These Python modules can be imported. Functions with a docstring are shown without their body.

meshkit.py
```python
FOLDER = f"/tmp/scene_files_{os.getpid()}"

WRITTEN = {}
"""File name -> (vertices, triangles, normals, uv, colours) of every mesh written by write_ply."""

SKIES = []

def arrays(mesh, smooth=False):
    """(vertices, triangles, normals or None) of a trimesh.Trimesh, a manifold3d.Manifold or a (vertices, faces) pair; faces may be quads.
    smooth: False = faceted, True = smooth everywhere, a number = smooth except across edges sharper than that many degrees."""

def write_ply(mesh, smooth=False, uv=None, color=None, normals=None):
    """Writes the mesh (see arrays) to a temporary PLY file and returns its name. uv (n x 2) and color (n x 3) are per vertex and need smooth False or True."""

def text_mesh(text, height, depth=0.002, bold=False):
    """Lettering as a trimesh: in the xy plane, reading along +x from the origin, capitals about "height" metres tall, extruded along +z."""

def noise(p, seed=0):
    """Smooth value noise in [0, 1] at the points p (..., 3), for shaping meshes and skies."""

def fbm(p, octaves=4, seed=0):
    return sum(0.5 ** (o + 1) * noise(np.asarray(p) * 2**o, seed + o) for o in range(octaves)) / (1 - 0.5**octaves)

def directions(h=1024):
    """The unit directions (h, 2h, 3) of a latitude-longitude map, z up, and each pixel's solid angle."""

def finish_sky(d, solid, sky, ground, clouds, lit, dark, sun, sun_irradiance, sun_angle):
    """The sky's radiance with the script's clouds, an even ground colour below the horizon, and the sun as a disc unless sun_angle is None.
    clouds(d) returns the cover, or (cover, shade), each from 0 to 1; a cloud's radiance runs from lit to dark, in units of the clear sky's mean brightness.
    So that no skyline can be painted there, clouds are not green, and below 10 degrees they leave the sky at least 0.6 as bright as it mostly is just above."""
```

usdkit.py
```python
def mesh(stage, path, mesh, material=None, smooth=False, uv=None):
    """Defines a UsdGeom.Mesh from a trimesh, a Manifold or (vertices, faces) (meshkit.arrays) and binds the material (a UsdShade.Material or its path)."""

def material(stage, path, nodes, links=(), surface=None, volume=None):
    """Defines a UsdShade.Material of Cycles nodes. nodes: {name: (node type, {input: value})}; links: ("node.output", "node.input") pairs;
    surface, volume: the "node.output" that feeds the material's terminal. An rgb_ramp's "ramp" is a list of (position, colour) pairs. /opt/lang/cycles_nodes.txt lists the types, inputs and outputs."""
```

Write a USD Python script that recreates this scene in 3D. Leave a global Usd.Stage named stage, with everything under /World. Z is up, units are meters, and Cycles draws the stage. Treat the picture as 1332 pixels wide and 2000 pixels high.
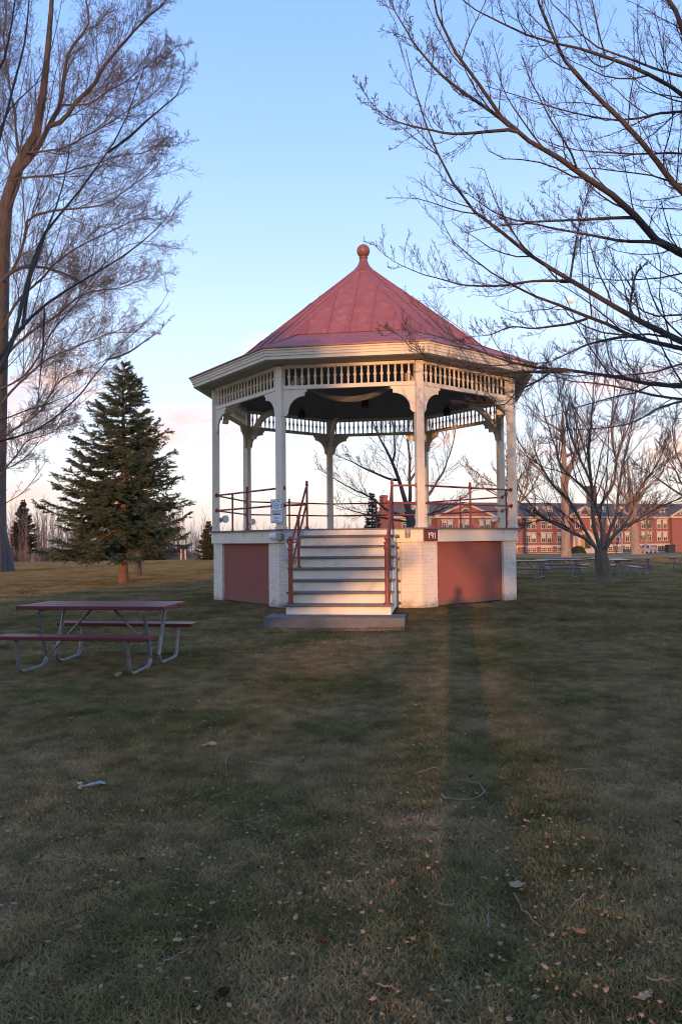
import math, random
import numpy as np, trimesh, manifold3d, usdkit, meshkit
from shapely.geometry import Polygon, box as sbox
from pxr import Usd, UsdGeom, UsdLux, UsdShade, Gf, Sdf, Vt

stage = Usd.Stage.CreateInMemory()
UsdGeom.SetStageUpAxis(stage, UsdGeom.Tokens.z)
UsdGeom.SetStageMetersPerUnit(stage, 1.0)
world = UsdGeom.Xform.Define(stage, '/World')
stage.SetDefaultPrim(world.GetPrim())
UsdGeom.Scope.Define(stage, '/World/Looks')

# ------------------------------------------------------------------ camera
PITCH, ROLL = 0.0387, 0.0101
_c, _s = math.cos(PITCH), math.sin(PITCH)
_cr, _sr = math.cos(ROLL), math.sin(ROLL)
_R, _U, _F = np.array([1, 0, 0.]), np.array([0, -_s, _c]), np.array([0, _c, _s])
_right, _up = _cr * _R - _sr * _U, _sr * _R + _cr * _U
cam = UsdGeom.Camera.Define(stage, '/World/camera')
cam.CreateHorizontalApertureAttr(36.0)
cam.CreateVerticalApertureAttr(36.0 * 1024 / 681)
cam.CreateFocalLengthAttr(36.0 * 1406.5 / 1332)
cam.CreateClippingRangeAttr(Gf.Vec2f(0.1, 8000))
EXPOSURE = 0.2
cam.CreateExposureAttr(EXPOSURE)
m = np.eye(4)
m[0, :3], m[1, :3], m[2, :3], m[3, :3] = _right, _up, -_F, (0, 0, 1.5)
cam.AddTransformOp().Set(Gf.Matrix4d(*m.ravel().tolist()))

# ------------------------------------------------------------------ sun and sky
SUN = np.array([-0.1553, -1.0034, 0.0700]); SUN /= np.linalg.norm(SUN)
ELEV, ROT = math.asin(SUN[2]), math.atan2(SUN[0], SUN[1])
SKY_STRENGTH = 0.15
SKY_TEX = 0.58
SKY_GAIN = 1.10          # radiance of the evening sky at exposure 0
SUN_INTENSITY = 1.0
sun = UsdLux.DistantLight.Define(stage, '/World/sun')
sun.CreateIntensityAttr(SUN_INTENSITY); sun.CreateAngleAttr(0.6); sun.CreateNormalizeAttr(True)
sun.CreateColorAttr(Gf.Vec3f(1.0, 0.50, 0.22))
z = Gf.Vec3d(*SUN.tolist()); xa = Gf.Cross(Gf.Vec3d(0, 0, 1), z).GetNormalized(); ya = Gf.Cross(z, xa)
sun.AddTransformOp().Set(Gf.Matrix4d(xa[0], xa[1], xa[2], 0, ya[0], ya[1], ya[2], 0, z[0], z[1], z[2], 0, 0, 0, 0, 1))

dome = UsdLux.DomeLight.Define(stage, '/World/sky')
dome.GetPrim().SetCustomDataByKey('kind', 'structure')
_g = SKY_GAIN / SKY_STRENGTH
_air = [(0.0, (.54, .46, .50)), (.035, (.62, .54, .57)), (.085, (.70, .65, .68)), (.15, (.65, .67, .78)), (.24, (.59, .71, .94)), (.36, (.45, .61, .96)), (.50, (.31, .49, .93)), (.66, (.21, .39, .85)), (1.0, (.13, .27, .62))]
_air = [(a, tuple(_g * q for q in v)) for a, v in _air]
def cloud_dir(px, py):
    d = _F + _right * (px - 666) / 1406.5 - _up * (py - 1000) / 1406.5
    return tuple(d / np.linalg.norm(d))
_n = {
    'tc': ('texture_coordinate', {}),
    'sep': ('separate_xyz', {}),
    'air': ('rgb_ramp', {'ramp': _air}),
    'sky': ('sky_texture', {'sky_type': 'single_scattering', 'sun_disc': False, 'sun_elevation': ELEV, 'sun_rotation': ROT, 'altitude': 150.0, 'air_density': 1.0, 'aerosol_density': .6, 'ozone_density': 2.5}),
    'amp': ('vector_math', {'math_type': 'scale', 'scale': SKY_TEX}),
    'mixsky': ('mix', {'mix_type': 'add', 'fac': 1.0}),
    # low sunset clouds: a noise field, flattened, that thins out upwards
    'cm': ('mapping', {'mapping_type': 'point', 'scale': (1.0, 1.0, 2.6), 'location': (3.35, .62, .0)}),
    'cn': ('noise_texture', {'scale': 5.2, 'detail': 7.0, 'roughness': .58}),
    'cr': ('rgb_ramp', {'ramp': [(0, (0, 0, 0)), (.52, (0, 0, 0)), (.66, (1, 1, 1)), (1, (1, 1, 1))]}),
    'band': ('rgb_ramp', {'ramp': [(0, (.25, .25, .25)), (.05, (.75, .75, .75)), (.13, (1, 1, 1)), (.24, (.9, .9, .9)), (.30, (.0, .0, .0)), (1, (0, 0, 0))]}),
    'cf': ('math', {'math_type': 'multiply'}),
    'cf2': ('math', {'math_type': 'multiply', 'value2': .85}),
    'cn2': ('noise_texture', {'scale': 11.0, 'detail': 5.0, 'roughness': .6}),
    'ccol': ('rgb_ramp', {'ramp': [(.0, tuple(_g * v for v in (.60, .56, .66))), (.42, tuple(_g * v for v in (.82, .66, .68))), (.58, tuple(_g * v for v in (1.12, .64, .46))), (1, tuple(_g * v for v in (1.2, .74, .48)))]}),
    'flat': ('vector_math', {'math_type': 'multiply', 'vector2': (1.0, 1.0, 2.0)}),
    'cmix': ('mix', {'mix_type': 'mix'}),
    'bg': ('background_shader', {'strength': SKY_STRENGTH}),
}
_l = [('tc.generated', 'sep.vector'), ('sep.z', 'air.fac'), ('sky.color', 'amp.vector1'), ('amp.vector', 'mixsky.color1'), ('air.color', 'mixsky.color2'),
      ('tc.generated', 'cm.vector'), ('cm.vector', 'cn.vector'), ('cn.fac', 'cr.fac'), ('sep.z', 'band.fac'), ('cr.color', 'cf.value1'), ('band.color', 'cf.value2'), ('cf.value', 'cf2.value1'),
      ('cm.vector', 'cn2.vector'), ('cn2.fac', 'ccol.fac'), ('cf2.value', 'cmix.fac'), ('mixsky.color', 'cmix.color1'), ('ccol.color', 'cmix.color2'), ('cmix.color', 'bg.color')]
_prev = None
_l.append(('tc.generated', 'flat.vector1'))
for _i, (_px, _py, _rad, _k) in enumerate(((118, 752, .075, 1.0), (60, 800, .06, .7), (355, 812, .055, .85), (470, 850, .06, .85), (30, 965, .07, .8), (1325, 880, .07, .9), (560, 1000, .09, .5), (-260, 700, .12, .8), (1700, 850, .11, .8))):
    _d = cloud_dir(_px, _py)
    _n[f'cd{_i}'] = ('vector_math', {'math_type': 'distance', 'vector2': (_d[0], _d[1], _d[2] * 2.0)})
    _n[f'cs{_i}'] = ('map_range', {'range_type': 'smoothstep', 'from_min': 0.0, 'from_max': _rad, 'to_min': _k, 'to_max': 0.0, 'clamp': True})
    _l += [('flat.vector', f'cd{_i}.vector1'), (f'cd{_i}.value', f'cs{_i}.value')]
    if _prev:
        _n[f'ca{_i}'] = ('math', {'math_type': 'maximum'}); _l += [(_prev, f'ca{_i}.value1'), (f'cs{_i}.result', f'ca{_i}.value2')]; _prev = f'ca{_i}.value'
    else: _prev = f'cs{_i}.result'
_n['crag'] = ('rgb_ramp', {'ramp': [(0, (0, 0, 0)), (.30, (0, 0, 0)), (.52, (1, 1, 1)), (1, (1, 1, 1))]})
_n['cplace'] = ('math', {'math_type': 'multiply'}); _n['call'] = ('math', {'math_type': 'maximum'})
_l = [x for x in _l if x[1] != 'cmix.fac'] + [('cn2.fac', 'crag.fac'), ('crag.color', 'cplace.value1'), (_prev, 'cplace.value2'), ('cplace.value', 'call.value1'), ('cf2.value', 'call.value2'), ('call.value', 'cmix.fac')]
SKYLOOK = usdkit.material(stage, '/World/Looks/evening_sky', _n, _l, surface='bg.background')
UsdShade.MaterialBindingAPI.Apply(dome.GetPrim()).Bind(SKYLOOK)

# ------------------------------------------------------------------ helpers
_count = {}
def numbered(parent, name):
    k = _count.get((parent, name), 0)
    _count[(parent, name)] = k + 1
    return f'{parent}/{name}' if k == 0 else f'{parent}/{name}_{k:03d}'

def tag(prim, label=None, cat=None, group=None, kind=None):
    for k, v in (('label', label), ('category', cat), ('group', group), ('kind', kind)):
        if v: prim.SetCustomDataByKey(k, v)
    return prim

def xform(path, loc=(0, 0, 0), rotz=0.0, scale=None):
    x = UsdGeom.Xform.Define(stage, path)
    x.AddTranslateOp().Set(Gf.Vec3d(*[float(v) for v in loc]))
    x.AddRotateZOp().Set(float(math.degrees(rotz)))
    x.AddScaleOp().Set(Gf.Vec3f(*([float(scale or 1.0)] * 3)))
    return x.GetPrim()

def thing(name, label, cat, loc=(0, 0, 0), rotz=0.0, group=None, kind=None, scale=None):
    return tag(xform(numbered('/World', name), loc, rotz, scale), label, cat, group, kind)

def part(parent, name, mesh, mat, smooth=False, label=None, kind=None):
    p = parent if isinstance(parent, str) else str(parent.GetPath())
    if isinstance(mesh, list): mesh = trimesh.util.concatenate(mesh)
    u = usdkit.mesh(stage, numbered(p, name), mesh, mat, smooth)
    return tag(u.GetPrim(), label, kind=kind)

def holder(parent, name, label=None):
    p = UsdGeom.Xform.Define(stage, numbered(str(parent.GetPath()), name)).GetPrim()
    return tag(p, label)

def solo(name, mesh, mat, label, cat, group=None, kind=None, smooth=False):
    pr = part('/World', name, mesh, mat, smooth)
    return tag(pr, label, cat, group, kind)

def copy_of(src, label, cat, loc, rotz=0.0, group=None, scale=None):
    base = src.GetName().rsplit('_', 1)[0] if src.GetName()[-3:].isdigit() else src.GetName()
    p = thing(base, label, cat, loc, rotz, group, scale=scale)
    p.GetReferences().AddInternalReference(src.GetPath()); p.SetInstanceable(True)
    return p

def rotz(mesh, a):
    m2 = mesh.copy(); m2.apply_transform(trimesh.transformations.rotation_matrix(a, [0, 0, 1])); return m2

def moved(mesh, x=0, y=0, z=0):
    m2 = mesh.copy(); m2.apply_translation((x, y, z)); return m2

def bevbox(sx, sy, sz, b=0.005, at=(0, 0, 0)):
    """A box with chamfered edges, centred at `at`."""
    pts = []
    for i in (-1, 1):
        for j in (-1, 1):
            for k in (-1, 1):
                for a in range(3):
                    h = [i * (sx / 2 - b), j * (sy / 2 - b), k * (sz / 2 - b)]
                    h[a] += (i, j, k)[a] * b
                    pts.append(h)
    m2 = trimesh.convex.convex_hull(np.array(pts)); m2.apply_translation(at); return m2

def plainbox(sx, sy, sz, at=(0, 0, 0)):
    m2 = trimesh.creation.box((sx, sy, sz)); m2.apply_translation(at); return m2

def lathe(profile, n=12):
    return trimesh.creation.revolve(np.array(profile, float), sections=n)

def prism(poly, h):
    return trimesh.creation.extrude_polygon(poly, h, engine='earcut')

def unit(v):
    return v / np.maximum(np.linalg.norm(v, axis=-1, keepdims=True), 1e-9)

def tubes(P, R, k=5, cap=False):
    """P (N,n,3), R (N,n): tubes with k sides, as (vertices, faces)."""
    P, R = np.asarray(P, float), np.asarray(R, float)
    N, n = P.shape[:2]
    T = unit(np.gradient(P, axis=1))
    mean = unit(T.mean(1))
    ref = np.where(np.abs(mean[:, 2:3]) < 0.8, [[0, 0, 1.0]], [[1.0, 0.13, 0]])
    A = unit(np.cross(T, ref[:, None, :])); B = np.cross(T, A)
    an = 2 * np.pi * np.arange(k) / k
    V = P[:, :, None] + R[:, :, None, None] * (A[:, :, None] * np.cos(an)[None, None, :, None] + B[:, :, None] * np.sin(an)[None, None, :, None])
    idx = np.arange(N * n * k).reshape(N, n, k)
    a, b = idx[:, :-1, :], idx[:, 1:, :]
    a2, b2 = np.roll(a, -1, 2), np.roll(b, -1, 2)
    F = np.concatenate([np.stack([a, b2, b], -1).reshape(-1, 3), np.stack([a, a2, b2], -1).reshape(-1, 3)])
    V = V.reshape(-1, 3)
    if cap:
        F = [F]
        cv = []
        for i in range(N):
            for e, rev in ((0, False), (n - 1, True)):
                c = len(V) + len(cv); cv.append(P[i, e]); ring = idx[i, e]
                nx = np.roll(ring, -1)
                F.append(np.stack([np.full(k, c), nx, ring] if not rev else [np.full(k, c), ring, nx], 1))
        V, F = np.vstack([V, cv]), np.vstack(F)
    return V, F

def tm(vf): return trimesh.Trimesh(vf[0], vf[1], process=False)

def rod(points, r, k=10):
    P = np.array(points, float)[None]
    return tm(tubes(P, np.full(P.shape[:2], r) if np.ndim(r) == 0 else np.array(r, float)[None], k, cap=True))

def bent(points, rad, steps=5):
    """A polyline with its corners rounded off."""
    P = [np.array(p, float) for p in points]; out = [P[0]]
    for a, b, c in zip(P[:-2], P[1:-1], P[2:]):
        u, v = unit(a - b), unit(c - b)
        d = min(rad, 0.45 * np.linalg.norm(a - b), 0.45 * np.linalg.norm(c - b))
        for t in np.linspace(0, 1, steps):
            out.append((1 - t) ** 2 * (b + u * d) + 2 * t * (1 - t) * b + t * t * (b + v * d))
    return out + [P[-1]]

def resample(pts, n):
    pts = np.array(pts, float)
    from scipy.interpolate import PchipInterpolator
    L = np.r_[0, np.cumsum(np.linalg.norm(np.diff(pts, axis=0), axis=1))]
    keep = np.r_[True, np.diff(L) > 1e-6]
    return PchipInterpolator(L[keep] / L[-1], pts[keep], axis=0)(np.linspace(0, 1, n))

def grow(rng, P, R, m, tr=(0.2, 1.0), length=0.4, ang=(35, 65), up=0.15, n=4, curl=0.1, wig=0.08, rk=0.012, rfac=0.6, rmin=0.0015, taper=0.35, absolute=None):
    """m children per parent polyline; lengths are a share of the parent's length, or `absolute` metres."""
    N = len(P); nn = P.shape[1]
    T = unit(np.gradient(P, axis=1))
    t = (np.arange(m)[None] + rng.random((N, m))) / m
    t = tr[0] + (tr[1] - tr[0]) * t
    i = np.clip((t * (nn - 1)).astype(int), 0, nn - 2); w = (t * (nn - 1) - i)[..., None]
    row = np.arange(N)[:, None]
    base = P[row, i] * (1 - w) + P[row, i + 1] * w
    tan = unit(T[row, i] * (1 - w) + T[row, i + 1] * w)
    pr = R[row, i] * (1 - w[..., 0]) + R[row, i + 1] * w[..., 0]
    Lp = np.linalg.norm(np.diff(P, axis=1), axis=2).sum(1)[:, None]
    L = (Lp * length if absolute is None else absolute) * (1.0 - 0.5 * t) * rng.uniform(0.6, 1.3, (N, m))
    a = np.radians(rng.uniform(ang[0], ang[1], (N, m)))[..., None]
    q = rng.normal(size=(N, m, 3)); q = unit(q - (q * tan).sum(-1, keepdims=True) * tan)
    d = unit(tan * np.cos(a) + q * np.sin(a) + np.array([0, 0, up]))
    base, d, L, pr = base.reshape(-1, 3), d.reshape(-1, 3), L.ravel(), pr.ravel()
    pts = [base]
    for s in range(n - 1):
        pts.append(pts[-1] + d * (L / (n - 1))[:, None])
        d = unit(d + np.array([0, 0, curl]) + rng.normal(size=d.shape) * wig)
    C = np.stack(pts, 1)
    r0 = np.maximum(np.minimum(pr * rfac, L * rk), rmin)
    CR = r0[:, None] * np.linspace(1, taper, n)[None]
    return C, np.maximum(CR, rmin * 0.7)

def join(vfs):
    V, F, o = [], [], 0
    for v, f in vfs:
        V.append(v); F.append(f + o); o += len(v)
    return np.vstack(V), np.vstack(F)

def buds(rng, P, share=1.0, size=0.006):
    """A small pointed bud at the end of each twig."""
    tip = P[:, -1]; d = unit(P[:, -1] - P[:, -2])
    k = rng.random(len(tip)) < share
    tip, d = tip[k], d[k]
    A = unit(np.cross(d, [0.3, 0.2, 1.0])); B = np.cross(d, A)
    s = size * rng.uniform(0.7, 1.3, (len(tip), 1))
    mid = tip + d * s
    V = np.stack([tip - d * s * 0.3, mid + A * s * 0.55, mid + B * s * 0.55 - A * s * 0.3, mid - B * s * 0.55 - A * s * 0.3, tip + d * s * 2.6], 1)
    f = np.array([[0, 2, 1], [0, 3, 2], [0, 1, 3], [4, 1, 2], [4, 2, 3], [4, 3, 1]])
    F = (np.arange(len(tip))[:, None, None] * 5 + f[None]).reshape(-1, 3)
    return V.reshape(-1, 3), F

# ------------------------------------------------------------------ materials
def look(name, c1, c2=None, scale=6.0, rough=0.6, bump=0.0, bscale=None, detail=4.0, spec=0.4, metallic=0.0, coords='object', stretch=(1, 1, 1), lo=0.35, hi=0.65, island=0.0, extra=None, coat=0.0, splash=0.0):
    c2 = c2 or tuple(v * 0.85 for v in c1)
    src = 'tc.object' if coords == 'object' else 'geo.position'
    nodes = {'tc': ('texture_coordinate', {}), 'geo': ('geometry', {}),
             'mp': ('mapping', {'mapping_type': 'point', 'scale': stretch}),
             'n': ('noise_texture', {'scale': scale, 'detail': detail, 'roughness': 0.6}),
             'r': ('rgb_ramp', {'ramp': [(0, c1), (lo, c1), (hi, c2), (1, c2)]}),
             'p': ('principled_bsdf', {'roughness': rough, 'specular_ior_level': spec, 'metallic': metallic, 'coat_weight': coat})}
    links = [(src, 'mp.vector'), ('mp.vector', 'n.vector'), ('n.fac', 'r.fac')]
    col = 'r.color'
    if island:
        nodes['im'] = ('math', {'math_type': 'multiply_add', 'value2': island, 'value3': 1 - island / 2})
        nodes['ic'] = ('vector_math', {'math_type': 'scale'})
        links += [('geo.random_per_island', 'im.value1'), ('r.color', 'ic.vector1'), ('im.value', 'ic.scale')]
        col = 'ic.vector'
    if extra:   # a second, blotchy tone: (colour, scale, threshold, strength)
        ec, es, et, ek = extra
        nodes['n2'] = ('noise_texture', {'scale': es, 'detail': 5.0, 'roughness': 0.65})
        nodes['r2'] = ('rgb_ramp', {'ramp': [(0, (0, 0, 0)), (et, (0, 0, 0)), (min(et + 0.12, 1), (ek, ek, ek)), (1, (ek, ek, ek))]})
        nodes['mx'] = ('mix', {'mix_type': 'mix', 'color2': ec})
        links += [('mp.vector', 'n2.vector'), ('n2.fac', 'r2.fac'), ('r2.color', 'mx.fac'), (col, 'mx.color1')]
        col = 'mx.color'
    if splash:   # soil splashed up to knee height, ragged at its upper edge
        nodes['sz'] = ('separate_xyz', {}); nodes['sn'] = ('noise_texture', {'scale': 7.0, 'detail': 5.0, 'roughness': .7})
        nodes['sa'] = ('math', {'math_type': 'multiply_add', 'value2': -.55, 'value3': .27}); nodes['sb'] = ('math', {'math_type': 'add'})
        nodes['sm'] = ('map_range', {'range_type': 'smoothstep', 'from_min': .02, 'from_max': .34, 'to_min': splash, 'to_max': 0.0, 'clamp': True}); nodes['sx'] = ('mix', {'mix_type': 'mix', 'color2': (.16, .125, .09)})
        links += [('tc.object', 'sz.vector'), ('tc.object', 'sn.vector'), ('sn.fac', 'sa.value1'), ('sz.z', 'sb.value1'), ('sa.value', 'sb.value2'), ('sb.value', 'sm.value'), ('sm.result', 'sx.fac'), (col, 'sx.color1')]
        col = 'sx.color'
    links.append((col, 'p.base_color'))
    if bump:
        nodes['nb'] = ('noise_texture', {'scale': bscale or scale * 6, 'detail': 3.0})
        nodes['b'] = ('bump', {'strength': 1.0, 'distance': bump})
        links += [('mp.vector', 'nb.vector'), ('nb.fac', 'b.height'), ('b.normal', 'p.normal')]
    return usdkit.material(stage, '/World/Looks/' + name, nodes, links, surface='p.BSDF')

M = {}
M['cream'] = look('cream_paint', (.71, .615, .49), (.65, .565, .45), 3.0, .55, .0015, 40, extra=((.40, .34, .27), 4.0, .56, .45))
M['creambrick'] = look('cream_brick_paint', (.70, .62, .52), (.64, .565, .475), 9.0, .65, .003, 60, extra=((.40, .34, .28), 4.0, .58, .5), splash=.75)
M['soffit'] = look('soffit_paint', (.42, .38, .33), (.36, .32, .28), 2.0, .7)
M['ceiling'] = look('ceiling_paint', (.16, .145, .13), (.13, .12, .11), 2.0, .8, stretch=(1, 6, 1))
M['roof'] = look('roof_red_paint', (.31, .095, .078), (.25, .08, .072), 1.4, .58, .0012, 18, spec=.3, extra=((.38, .14, .115), 2.2, .53, .7), stretch=(2.5, 2.5, .6))
M['seam'] = look('roof_seam_paint', (.30, .085, .075), (.24, .07, .065), 3.0, .42)
M['ball'] = look('finial_paint', (.22, .08, .064), (.18, .068, .056), 5.0, .45)
M['grey'] = look('grey_deck_paint', (.14, .125, .13), (.105, .095, .10), 6.0, .55, .001, 50, extra=((.22, .20, .19), 9.0, .62, .5))
M['slab'] = look('grey_concrete', (.135, .128, .13), (.105, .10, .103), 7.0, .8, .004, 70, extra=((.20, .18, .17), 6.0, .6, .5))
M['redpanel'] = look('red_stucco_panel', (.29, .092, .062), (.24, .075, .055), 40.0, .85, .006, 90, lo=.3, hi=.7, extra=((.20, .075, .06), 2.2, .56, .55), splash=.8)
M['rail'] = look('red_rail_paint', (.25, .05, .035), (.18, .04, .03), 8.0, .42, .0008, 80, extra=((.34, .13, .09), 14.0, .62, .5))
M['lampwhite'] = look('lamp_white', (.72, .72, .70), None, 10, .35)
M['lampgrey'] = look('lamp_grey', (.34, .34, .34), None, 10, .5)
M['dark'] = look('dark_metal', (.03, .03, .03), None, 10, .5)
M['boxgrey'] = look('electrical_box_paint', (.40, .41, .43), (.36, .37, .39), 5, .45)
M['white'] = look('sign_white', (.78, .80, .84), None, 10, .4)
M['blue'] = look('sign_blue', (.03, .05, .16), None, 10, .4)
M['black'] = look('sign_black', (.015, .015, .015), None, 10, .4)
M['red'] = look('sign_red', (.55, .04, .04), None, 10, .4)
M['darkred'] = look('number_plate_red', (.17, .03, .025), (.13, .028, .022), 12, .5)
M['brickred'] = look('facade_brick', (.27, .102, .080), (.22, .085, .07), 2.0, .85, island=.12)
M['stone'] = look('facade_stone', (.46, .385, .31), (.40, .34, .28), 3.0, .8)
M['slate'] = look('roof_slate', (.14, .115, .10), (.11, .09, .085), 1.5, .9, spec=.12, stretch=(1, 1, 3))
M['winframe'] = look('window_frame_paint', (.54, .50, .43), None, 5, .5)
M['blind'] = look('window_blind', (.52, .46, .36), (.44, .39, .31), 2, .7)
M['table'] = look('table_red_paint', (.095, .009, .013), (.065, .007, .010), 3.0, .42, .001, 30, stretch=(1, 5, 5), extra=((.2, .06, .06), 8.0, .63, .4))
M['tablefar'] = look('table_weathered_paint', (.16, .07, .08), (.12, .05, .06), 3.0, .35, .001, 30, stretch=(1, 5, 5))  # red paled toward mauve for the sky reflected in the tops
M['galv'] = look('galvanised_pipe', (.24, .245, .25), (.16, .165, .17), 12.0, .45, spec=.4, metallic=.55)
M['bark'] = look('maple_bark', (.080, .062, .060), (.046, .037, .038), 5.0, .9, .012, 16, stretch=(4, 4, 1), extra=((.13, .115, .10), 7.0, .58, .6))
M['barkgrey'] = look('cottonwood_bark', (.088, .074, .070), (.05, .042, .042), 1.5, .9, .05, 6, stretch=(5, 5, 1))
M['twig'] = look('maple_twig', (.062, .042, .042), (.045, .033, .036), 5.0, .75)
M['twigwarm'] = look('cottonwood_twig', (.095, .075, .074), (.07, .056, .058), 1.0, .8)
M['barkmid'] = look('grey_brown_bark', (.17, .118, .082), (.105, .075, .055), 4.0, .9, .01, 12, stretch=(4, 4, 1))
M['barkpale'] = look('pale_far_bark', (.30, .215, .17), (.20, .145, .12), 1.2, .9, stretch=(4, 4, 1))  # lighter pinkish bark: low sunlight on the far trees put into the colour
M['twigpale'] = look('pale_far_twig', (.21, .15, .125), (.15, .11, .095), 1.0, .85)  # twigs of the same far trees, sunlit tone in the colour
M['sprucebark'] = look('spruce_bark', (.15, .085, .06), (.09, .055, .042), 6.0, .9, .012, 20, stretch=(3, 3, 1))
M['wood_far'] = look('woodland_stem', (.16, .125, .115), (.11, .088, .085), .3, .9, coords='world')
M['birch'] = look('pale_birch_bark', (.50, .45, .38), (.30, .26, .22), 3.0, .8, stretch=(1, 1, 4))
M['asphalt'] = look('pale_road', (.22, .20, .18), (.18, .165, .15), .6, .9)
M['carpaint'] = look('silver_car_paint', (.42, .42, .45), None, 5, .3, metallic=.6, coat=.5)
M['carglass'] = look('car_window', (.02, .022, .025), None, 5, .08, spec=.6)
M['tyre'] = look('tyre_rubber', (.02, .02, .02), None, 5, .8)
M['carlight'] = look('tail_lamp', (.45, .03, .02), None, 5, .3)
M['bushgreen'] = look('bush_green', (.05, .075, .03), (.03, .05, .02), 2, .8, island=.6)

# leaves of the spruces, grass and dead leaves: a little light shines through
def leafy(name, c1, c2, scale, coords='geo.position', island=0.6, trans=0.25, c3=None, tones=None, spec=.12, clump=None):
    ramp = tones or [(0, c1), (.38, c1), (.62, c2), (1, c2)]
    nodes = {'tc': ('texture_coordinate', {}), 'geo': ('geometry', {}),
             'n': ('noise_texture', {'scale': scale, 'detail': 4.0, 'roughness': 0.6}),
             'r': ('rgb_ramp', {'ramp': ramp}),
             'im': ('math', {'math_type': 'multiply_add', 'value2': island, 'value3': 1 - island / 2}),
             'ic': ('vector_math', {'math_type': 'scale'}),
             'p': ('principled_bsdf', {'roughness': .8, 'specular_ior_level': spec}),
             't': ('translucent_bsdf', {}), 'mx': ('mix_closure', {'fac': trans})}
    links = [(coords, 'n.vector'), ('n.fac', 'r.fac'), ('geo.random_per_island', 'im.value1'), ('r.color', 'ic.vector1'), ('im.value', 'ic.scale')]
    col = 'ic.vector'
    if c3:      # a share of the single pieces has a third colour
        nodes['gt'] = ('math', {'math_type': 'greater_than', 'value2': 1 - c3[1]})
        nodes['wn'] = ('white_noise_texture', {'dimensions': '1D'})
        nodes['m3'] = ('mix', {'mix_type': 'mix', 'color2': c3[0]})
        links += [('geo.random_per_island', 'wn.w'), ('wn.value', 'gt.value1'), ('gt.value', 'm3.fac'), (col, 'm3.color1')]
        col = 'm3.color'
    if clump:
        nodes['cn'] = ('noise_texture', {'scale': clump, 'detail': 3.0, 'roughness': .6}); nodes['cr'] = ('rgb_ramp', {'ramp': [(0, (.5, .5, .5)), (.36, (.68, .68, .68)), (.64, (1.22, 1.2, 1.15)), (1, (1.4, 1.35, 1.3))]})
        nodes['cm'] = ('mix', {'mix_type': 'multiply', 'fac': 1.0})
        links += [(coords, 'cn.vector'), ('cn.fac', 'cr.fac'), (col, 'cm.color1'), ('cr.color', 'cm.color2')]; col = 'cm.color'
    links += [(col, 'p.base_color'), (col, 't.color'), ('p.BSDF', 'mx.closure1'), ('t.BSDF', 'mx.closure2')]
    return usdkit.material(stage, '/World/Looks/' + name, nodes, links, surface='mx.closure')
M['needle'] = leafy('spruce_needles', (.11, .155, .10), (.155, .185, .115), .9, island=.9)
M['needlefar'] = leafy('far_spruce_needles', (.075, .088, .055), (.10, .105, .065), .5, island=.6)
GRASS = [(0, (.225, .228, .078)), (.36, (.275, .248, .092)), (.50, (.46, .345, .16)), (.62, (.60, .43, .225)), (1, (.63, .44, .25))]
M['grass'] = leafy('lawn_grass', None, None, .75, island=.9, trans=.35, c3=((.62, .47, .29), .20), tones=GRASS, spec=0.0, clump=5.0)
M['leafbrown'] = leafy('fallen_leaf', (.30, .15, .075), (.24, .15, .09), 6.0, island=.5, trans=.1, coords='geo.position')
M['leaftan'] = leafy('fallen_leaf_pale', (.40, .27, .16), (.34, .24, .16), 6.0, island=.5, trans=.1)
M['conebrown'] = look('pine_cone_scale', (.085, .03, .018), (.06, .024, .016), 20, .8, island=.5)
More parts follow.
